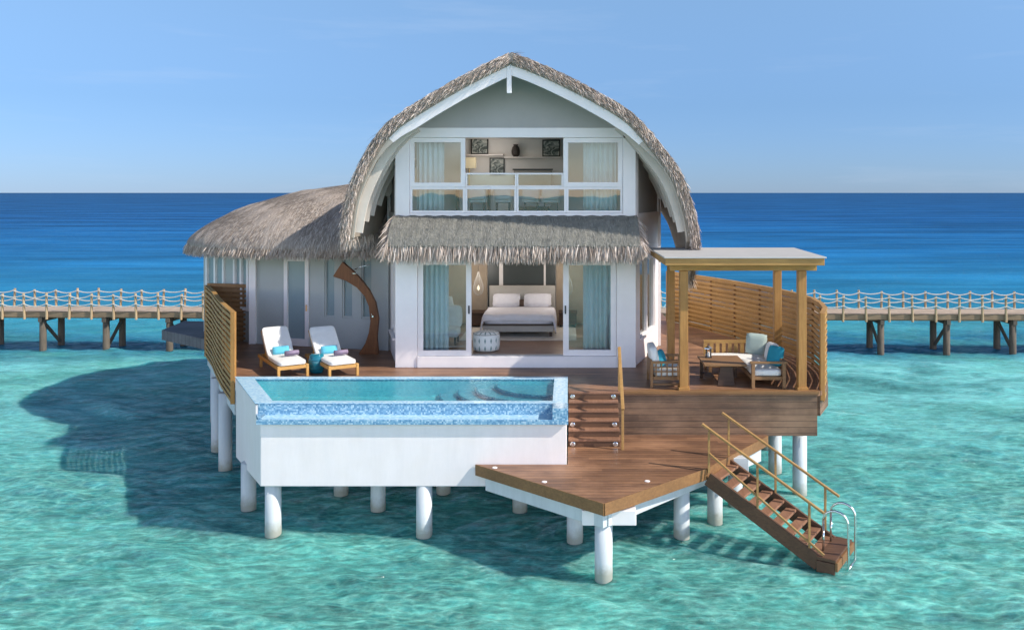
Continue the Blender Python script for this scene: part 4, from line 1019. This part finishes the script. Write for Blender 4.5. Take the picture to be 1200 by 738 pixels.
# ------------------------------------------------------------------ lounge furniture under the pergola
ac = thing('armchair', (2.22, 19.25, ZD), 'teak lattice armchair with white seat cushion in front of the left pergola post', 'armchair')
for y in (-.42, .42):
    m = MB(); m.box(-.42, .42, y-.025, y+.025, .54, .59); m.box(-.36, .36, y-.018, y+.018, .18, .25)
    for z in (.36, .45): m.box(-.36, .36, y-.012, y+.012, z-.014, z+.014)
    for i in range(6): x = -.30+i*.12; m.box(x-.014, x+.014, y-.0125, y+.0125, .252, .538)
    m.build('side_lattice', 'teakd', ac, local=True)
for x in (-.40, .40):
    for y in (-.42, .42): MB().box(x-.03, x+.03, y-.03, y+.03, .002, .538).build('leg', 'teakd', ac, local=True, bevel=.005)
m = MB(); m.box(-.43, .43, -.39, -.37, .05, .09); m.box(-.36, .36, -.39, .39, .20, .24); m.build('seat_frame', 'teakd', ac, local=True)
m = MB(); m.box(-.43, -.39, -.39, .39, .25, .62); m.build('backrest', 'teakd', ac, local=True)
cushion_mb(-.34, .40, -.37, .37, .245, .40, .02).build('seat_cushion', 'cushion', ac, local=True, smooth=True, sub=1)
c_ = cushion_mb(-.08, .08, -.36, .36, 0, .50, .03); c_.xform(Matrix.Translation((-.28, 0, .38)) @ Matrix.Rotation(R(-10), 4, 'Y')); c_.build('back_cushion', 'cushion', ac, local=True, smooth=True, sub=1)
o = pillow_mb(.40, .36, .16).build('throw_pillow', 'teal', None, smooth=True); o.location = (2.12, 19.12, ZD+.44); o.rotation_euler = (R(-20), 0, R(72)); tag(o, 'deep teal throw pillow propped in the lattice armchair', 'pillow')

tb = thing('coffee_table', (3.48, 19.45, ZD), 'low brown timber coffee table on a wedge pedestal beside the sofa', 'table')
MB().box(-.48, .46, -.52, .52, .45, .50).build('tabletop', 'teakd', tb, local=True, bevel=.008)
m = MB(); m.prismxz([(-.17, .002), (.22, .002), (.16, .448), (-.10, .448)], -.40, -.32); m.build('pedestal', 'darkwood', tb, local=True, bevel=.006)
for x in (-.40, .38): MB().box(x-.035, x+.035, .38, .45, .002, .448).build('leg', 'darkwood', tb, local=True)
MB().box(-.40, -.18, -.05, .37, .10, .14).build('stretcher', 'darkwood', tb, local=True)
ln_ = thing('lantern', (3.22, 19.72, ZD+.501), 'small black candle lantern on the far left of the coffee table', 'lantern')
m = MB()
for x in (-.05, .05):
    for y in (-.05, .05): m.box(x-.008, x+.008, y-.008, y+.008, .02, .20)
m.box(-.065, .065, -.065, .065, 0, .02); m.build('frame', 'black', ln_, local=True)
MB().lathe([(.095, .20), (.09, .215), (.03, .26), (.012, .27)], (0, 0, 0), 4).build('cap', 'chrome', ln_, local=True)
MB().lathe([(.03, .021), (.03, .12), (.004, .13)], (0, 0, 0), 14).build('candle', 'cushion', ln_, local=True)

sf_ = thing('corner_sofa', (4.3, 19.9, ZD), 'L-shaped teak corner sofa with white cushions under the pergola', 'sofa')
def sb(name, x0, x1, y0, y1, z0, z1, mat='teakd', bevel=.005): return MB().box(x0, x1, y0, y1, z0+ZD, z1+ZD).build(name, mat, sf_, bevel=bevel)
sb('seat_frame', 4.02, 4.76, 18.80, 20.9, .18, .25); sb('seat_frame', 3.30, 4.018, 20.15, 20.9, .18, .25)
for x, y in ((4.05, 18.79), (4.73, 18.79), (4.73, 20.87), (3.33, 20.87), (3.33, 20.17)): sb('leg', x-.035, x+.035, y-.035, y+.035, .002, .54 if y < 19 else .26)
m = MB(); m.box(3.98, 4.80, 18.75, 18.83, ZD+.542, ZD+.59); m.build('armrest', 'teakd', sf_, bevel=.005)
m = MB(); m.box(4.72, 4.80, 18.832, 20.9, ZD+.545, ZD+.59); m.build('armrest', 'teakd', sf_, bevel=.005)
m = MB(); m.box(3.30, 4.72, 20.91, 20.95, ZD+.62, ZD+.70); m.box(3.30, 4.72, 20.91, 20.95, ZD+.28, ZD+.34)
for i in range(10): x = 3.34+i*.15; m.box(x-.045, x+.045, 20.915, 20.945, ZD+.342, ZD+.618)
m.build('slatted_back', 'teak', sf_)
m = MB()
for i in range(13): y = 18.95+i*.15; m.box(4.775, 4.80, y-.03, y+.03, ZD+.25, ZD+.543)
m.build('slatted_back', 'teakd', sf_)
cushion_mb(4.06, 4.70, 18.86, 19.52, ZD+.255, ZD+.39, .02).build('seat_cushion', 'cushion', sf_, smooth=True, sub=1)
cushion_mb(4.06, 4.70, 19.53, 20.18, ZD+.255, ZD+.39, .02).build('seat_cushion', 'cushion', sf_, smooth=True, sub=1)
cushion_mb(3.32, 4.70, 20.19, 20.88, ZD+.255, ZD+.39, .02).build('seat_cushion', 'cushion', sf_, smooth=True, sub=1)
o = pillow_mb(.52, .50, .18).build('throw_pillow', 'sage', None, smooth=True); o.location = (4.50, 20.62, ZD+.405); o.rotation_euler = (R(-14), R(4), R(-14)); tag(o, 'large pale sage pillow in the back corner of the sofa', 'pillow')
o = pillow_mb(.46, .44, .18).build('throw_pillow', 'teal', None, smooth=True); o.location = (4.62, 19.30, ZD+.405); o.rotation_euler = (R(-16), 0, R(-58)); tag(o, 'deep teal throw pillow leaning on the sofa armrest', 'pillow')
o = pillow_mb(.44, .42, .16).build('throw_pillow', 'cushion', None, smooth=True); o.location = (4.66, 19.86, ZD+.405); o.rotation_euler = (R(-14), 0, R(-70)); tag(o, 'white throw pillow between the sage and teal pillows on the sofa', 'pillow')

# ------------------------------------------------------------------ bedroom
bed = thing('bed', (-1.42, 24.8, 2.672), 'large double bed with white linen and pale upholstered headboard', 'bed')
MB().box(-.98, .98, -1.05, 1.05, .16, .36).build('bed_frame', 'headboard', bed, local=True, bevel=.01)
for x in (-.9, .9):
    for y in (-.95, .95): MB().box(x-.04, x+.04, y-.04, y+.04, .006, .158).build('leg', 'darkwood', bed, local=True)
MB().box(-1.0, 1.0, -1.062, -1.052, .33, .37).build('trim', 'darkwood', bed, local=True)
cushion_mb(-.97, .97, -1.04, 1.04, .362, .60, .015).build('mattress', 'linen', bed, local=True, smooth=True, sub=1)
vs = []; fs = []; nx_, ny_ = 34, 22
for j in range(ny_+1):
    y = -1.10+1.62*j/ny_
    for i in range(nx_+1):
        u = 2*i/nx_-1; x = u*1.18; drop = max(0, abs(x)-1.0)
        xx = x if drop == 0 else math.copysign(1.0+drop*.35, x)
        z = .64-(drop*2.0)+.008*math.sin(9*x+3*y)+.006*math.sin(5*y-4*x)
        if y < -1.02: z -= (-1.02-y)*2.2
        vs.append((xx, y+(.02*math.sin(14*u) if drop else 0), z))
for j in range(ny_):
    for i in range(nx_): a = j*(nx_+1)+i; fs.append((a, a+1, a+nx_+2, a+nx_+1))
du = MB().add(vs, fs).build('duvet', 'linen', bed, local=True, smooth=True); m_ = du.modifiers.new('thick', 'SOLIDIFY'); m_.thickness = .03
MB().box(-1.0, 1.0, 1.07, 1.16, .25, 1.22).build('headboard', 'headboard', bed, local=True, bevel=.02)
for x in (-.47, .47):
    b = pillow_mb(.86, .44, .22); b.xform(Matrix.Translation((x, .82, .61)) @ Matrix.Rotation(R(-32), 4, 'X')); b.build('pillow', 'linen', bed, local=True, smooth=True)
o = pillow_mb(.14, .20, .08).build('tassel_cushion', 'darkwood', None, smooth=True); o.location = (-1.42, 25.45, 3.33); o.rotation_euler = (R(-25), 0, 0); tag(o, 'tiny dark cushion standing between the two bed pillows', 'cushion')
rg = MB().box(-3.0, .2, 23.3, 25.9, 2.674, 2.686).build('rug', 'rug', None); tag(rg, 'pale flat rug lying under the bed', 'rug')
pf = thing('pouf', (-2.12, 21.85, 2.672), 'white patterned round pouf just inside the open sliding door', 'pouf')
MB().lathe([(.24, .0), (.325, .03), (.345, .12), (.345, .36), (.32, .45), (.24, .485), (.1, .49)], (0, 0, 0), 40).build('body', 'pouf', pf, local=True, smooth=True)
MB().lathe([(.335, .425), (.345, .435), (.335, .445)], (0, 0, 0), 40).build('piping', 'headboard', pf, local=True, smooth=True)
ns_ = thing('bedside_table', (-2.78, 25.7, 2.672), 'dark wood bedside table left of the bed', 'bedside table')
MB().box(-.28, .28, -.25, .25, .42, .47).build('tabletop', 'darkwood', ns_, local=True, bevel=.006)
MB().box(-.26, .26, -.22, .24, .10, .418).build('drawer', 'darkwood', ns_, local=True, bevel=.006)
for x in (-.22, .22): MB().box(x-.02, x+.02, -.2, .2, .002, .098).build('leg', 'black', ns_, local=True)
dup(ns_, (-.04, 25.7, 2.672), 'dark wood bedside table right of the bed, half behind the glass door')
pn = thing('pendant_lamp', (-2.72, 25.55, 3.72), 'teardrop wire pendant lamp hanging left of the bed', 'lamp')
m = MB(); pr = [(.02, .62), (.05, .50), (.11, .34), (.155, .18), (.15, .06), (.10, -.04), (.03, -.09)]
for k in range(12):
    a = 2*math.pi*k/12; m.tube([(r*math.cos(a), r*math.sin(a), z) for r, z in pr], .006, 5)
m.build('wire_shade', 'headboard', pn, local=True); MB().tube([(0, 0, .60), (0, 0, 2.12)], .006, 6).build('cord', 'black', pn, local=True)
MB().lathe([(.01, .22), (.04, .15), (.04, .10), (.01, .06)], (0, 0, 0), 14).build('bulb', 'bulb', pn, local=True, smooth=True)
dup(pn, (-.05, 25.55, 3.72), 'teardrop wire pendant lamp right of the bed, behind the glass door')
tl = thing('side_table', (-3.45, 24.3, 2.672), 'small round white side table behind the left glass door', 'table')
MB().lathe([(.22, .50), (.22, .53)], (0, 0, 0), 24).build('tabletop', 'white', tl, local=True); MB().lathe([(.12, .002), (.03, .03), (.03, .498)], (0, 0, 0), 16).build('leg', 'black', tl, local=True)
tl = thing('table_lamp', (-3.45, 24.3, 3.203), 'white cone table lamp behind the left glass door', 'lamp')
MB().lathe([(.07, 0), (.03, .05), (.02, .28)], (0, 0, 0), 16).build('base', 'brass', tl, local=True, smooth=True); MB().lathe([(.17, .26), (.12, .54)], (0, 0, 0), 24).build('lamp_shade', 'cushion', tl, local=True)
ch = thing('lounge_chair', (-3.30, 22.9, 2.672), 'white upholstered lounge chair behind the left glass door', 'chair')
cushion_mb(-.34, .34, -.34, .34, .20, .42, .03).build('seat', 'cushion', ch, local=True, smooth=True, sub=1)
cushion_mb(-.36, .36, .22, .40, .38, .95, .04).build('backrest', 'cushion', ch, local=True, smooth=True, sub=1)
for x in (-.28, .28):
    for y in (-.28, .28): MB().box(x-.025, x+.025, y-.025, y+.025, .002, .22).build('leg', 'darkwood', ch, local=True)
def fill_light(parent, loc, power):  # added fill light floating clear of the lamps, brightens the dim rooms
    l_ = bpy.data.lights.new('room_fill', 'POINT'); l_.energy = power; l_.color = (1, .93, .86); l_.shadow_soft_size = .35
    o_ = bpy.data.objects.new('room_fill', l_); COL.objects.link(o_); o_.location = loc
for x_ in (-2.72, -.05): fill_light(pn, (x_, 25.0, 4.3), 24)
def curtain(label, x0, x1, z0, z1, y=21.42):
    n_ = 90; vs = []
    for z_i in range(5):
        z = z0+(z1-z0)*z_i/4
        for i in range(n_+1):
            x = x0+(x1-x0)*i/n_; a = (x-x0)*2*math.pi/.125
            vs.append((x+.012*math.sin(a*2+1), y+.045*math.sin(a+.35*math.sin(a*.31))+.008*math.sin(z*3+x*7), z))
    fs = [(j*(n_+1)+i, j*(n_+1)+i+1, (j+1)*(n_+1)+i+1, (j+1)*(n_+1)+i) for j in range(4) for i in range(n_)]
    o = MB().add(vs, fs).build('curtain', 'curtain', None, smooth=True); m_ = o.modifiers.new('thick', 'SOLIDIFY'); m_.thickness = .006
    return tag(o, label, 'curtain', 'pale aqua curtains behind the glass')
curtain('pale aqua curtain behind the left ground-floor sliding door', -3.68, -3.02, 2.69, 5.6)
curtain('pale aqua curtain behind the right ground-floor sliding door', .34, 1.14, 2.69, 5.6)
curtain('pale aqua curtain at the left of the upper gable window', -3.84, -3.15, 6.205, 8.25)
curtain('pale aqua curtain at the right of the upper gable window', .34, 1.20, 6.205, 8.25)

# ------------------------------------------------------------------ upper room
shf = MB().box(-3.1, -1.90, 24.62, 24.898, 7.77, 7.81).build('wall_shelf', 'white', None, bevel=.004); tag(shf, 'upper white wall shelf on the left holding a framed print', 'shelf')
shf = MB().box(-1.88, -.05, 24.62, 24.898, 7.70, 7.74).build('wall_shelf', 'white', None, bevel=.004); tag(shf, 'slightly lower white wall shelf on the right holding a dark vase', 'shelf')
def picture(x, z, wd, ht, label, y=24.75, tilt=-6):
    t_ = thing('framed_picture', (x, y, z), label, 'picture')
    m = MB(); f_ = .035
    m.box(-wd/2, wd/2, -.015, .015, 0, f_); m.box(-wd/2, wd/2, -.015, .015, ht-f_, ht); m.box(-wd/2, -wd/2+f_, -.014, .014, f_, ht-f_); m.box(wd/2-f_, wd/2, -.014, .014, f_, ht-f_)
    m.build('frame', 'black', t_, local=True); MB().box(-wd/2+f_-.004, wd/2-f_+.004, .0, .01, f_-.004, ht-f_+.004).build('print', 'art', t_, local=True)
    t_.rotation_euler = (R(tilt), 0, 0); return t_
picture(-2.60, 7.812, .50, .48, 'black framed print standing on the upper left wall shelf')
picture(-.52, 7.742, .52, .50, 'black framed print at the right end of the right wall shelf')
picture(-2.10, 7.22, .44, .50, 'black framed print hanging just below the left wall shelf', 24.86, 0)
vz = MB(); vz.lathe([(.06, 0), (.115, .06), (.125, .16), (.10, .27), (.06, .32), (.075, .36)], (-1.55, 24.75, 7.742), 24); o = vz.build('vase', 'pottery', None, smooth=True); tag(o, 'dark carved vase on the right wall shelf', 'vase')
lm = thing('table_lamp', (-2.86, 24.4, 6.90), 'small lamp with square yellow shade on the upper floor', 'lamp')
fill_light(lm, (-2.3, 23.9, 7.75), 10); MB().box(-.19, .19, -.12, .12, .50, .80).build('lamp_shade', 'litshade', lm, local=True); MB().lathe([(.08, .002), (.02, .03), (.02, .5)], (0, 0, 0), 14).build('base', 'brass', lm, local=True)
cn = thing('console_table', (-2.75, 24.5, 6.19), 'narrow dark console table under the yellow lamp upstairs', 'table')
MB().box(-.5, .5, -.25, .25, .66, .708).build('tabletop', 'darkwood', cn, local=True)
for x in (-.45, .45): MB().box(x-.025, x+.025, -.2, .2, .002, .658).build('leg', 'darkwood', cn, local=True)
ds = thing('daybed', (-1.05, 24.2, 6.19), 'upholstered upstairs daybed with dark rimmed high back', 'daybed')
MB().box(-.55, .55, .40, .50, .25, 1.16).build('backrest', 'headboard', ds, local=True, bevel=.02); MB().box(-.58, .58, .38, .52, 1.162, 1.20).build('rim', 'black', ds, local=True)
MB().box(-.55, .55, -.5, .398, .12, .42).build('base', 'linen', ds, local=True, bevel=.03)
for x in (-.45, .45): MB().box(x-.03, x+.03, -.3, .3, .002, .118).build('leg', 'black', ds, local=True)
sc = thing('tub_chair', (-2.42, 22.6, 6.19), 'low cream tub chair upstairs, leftmost of the four behind the glass', 'chair', 'cream tub chairs upstairs')
cushion_mb(-.22, .22, -.2, .2, .25, .38, .02).build('seat', 'cushion', sc, local=True, smooth=True)
cushion_mb(-.22, .22, -.26, -.18, .34, .64, .02).build('backrest', 'cushion', sc, local=True, smooth=True)
for x in (-.17, .17):
    for y in (-.15, .15): MB().box(x-.015, x+.015, y-.015, y+.015, .002, .25).build('leg', 'black', sc, local=True)
dup(sc, (-1.78, 23.0, 6.19), 'low cream tub chair upstairs, second from the left and set further back')
dup(sc, (-1.02, 23.0, 6.19), 'low cream tub chair upstairs, third from the left and set further back')
dup(sc, (-.48, 22.6, 6.19), 'low cream tub chair upstairs, rightmost of the four behind the glass')

# ------------------------------------------------------------------ boardwalk behind
bw = thing('boardwalk', (-2, 37, 0), 'long weathered boardwalk with white rope rails passing behind the villa', 'boardwalk')
def fy(x): return 35.75-.021*(x+2)
X0, X1 = -62, 60; WD = 1.55
def bpoly(x0, x1, a, b): return [(x0, fy(x0)+a), (x1, fy(x1)+a), (x1, fy(x1)+b), (x0, fy(x0)+b)]
MB().prism(bpoly(X0, X1, 0, WD), 1.60, 1.68).build('deck_boards', 'jetty', bw)
MB().prism(bpoly(X0, X1, -.07, -.003), 1.45, 1.675).build('edge_beam', 'jettyedge', bw); MB().prism(bpoly(X0, X1, WD+.003, WD+.07), 1.45, 1.675).build('edge_beam', 'jettyedge', bw)
MB().prism(bpoly(X0, X1, .25, .40), 1.36, 1.597).build('under_beam', 'jettyedge', bw)
step = .955; xs = [-25.9+.955*i for i in range(-37, 89)]; far_posts = MB()
tops = {}
for side, (a, ph) in enumerate(((-.11, 0), (WD+.11, .30))):
    for x in xs:
        y = fy(x+ph)+a; x_ = x+ph; lean = random.uniform(-.045, .045); zt = 2.46+random.uniform(-.05, .04)
        m = MB() if -26 < x < 20.6 else far_posts
        m.tube([(x_, y, 1.36), (x_+lean, y, zt)], [.052, .047], 9)
        if m is not far_posts: m.build('rail_post', 'railpost', bw)
    for zr in (2.38, 2.02):
        pts = []
        for i in range(len(xs)-1):
            sag = random.uniform(.07, .12)
            for k in range(8):
                t_ = k/8; xx = xs[i]+ph+step*t_; pts.append((xx, fy(xx)+a-.055, zr-sag*4*t_*(1-t_)))
        MB().tube(pts, .023, 6).build('rope', 'rope', bw, smooth=True)
far_posts.build('rail_post', 'railpost', bw)['kind'] = 'stuff'
k = 0; x = -25.1-2.72*12
while x < 58:
    for a in (.12, WD-.12):
        MB().tube([(x, fy(x)+a, -1.5), (x, fy(x)+a, 1.44)], [.145, .135], 14).build('pile', 'pile', bw, smooth=True)
    MB().bar((x, fy(x)-.10, 1.33), (x, fy(x)+WD+.10, 1.33), .16, .18).build('cap_beam', 'pile', bw)
    z0, z1 = (1.2, .1) if k % 2 else (.1, 1.2)
    # knee braces lean along the walk from pile to pile
    MB().bar((x+.02, fy(x)+.14, z0), (x+.02, fy(x)+WD-.14, z1), .09, .11).build('brace', 'pile', bw)
    x += 2.72; k += 1
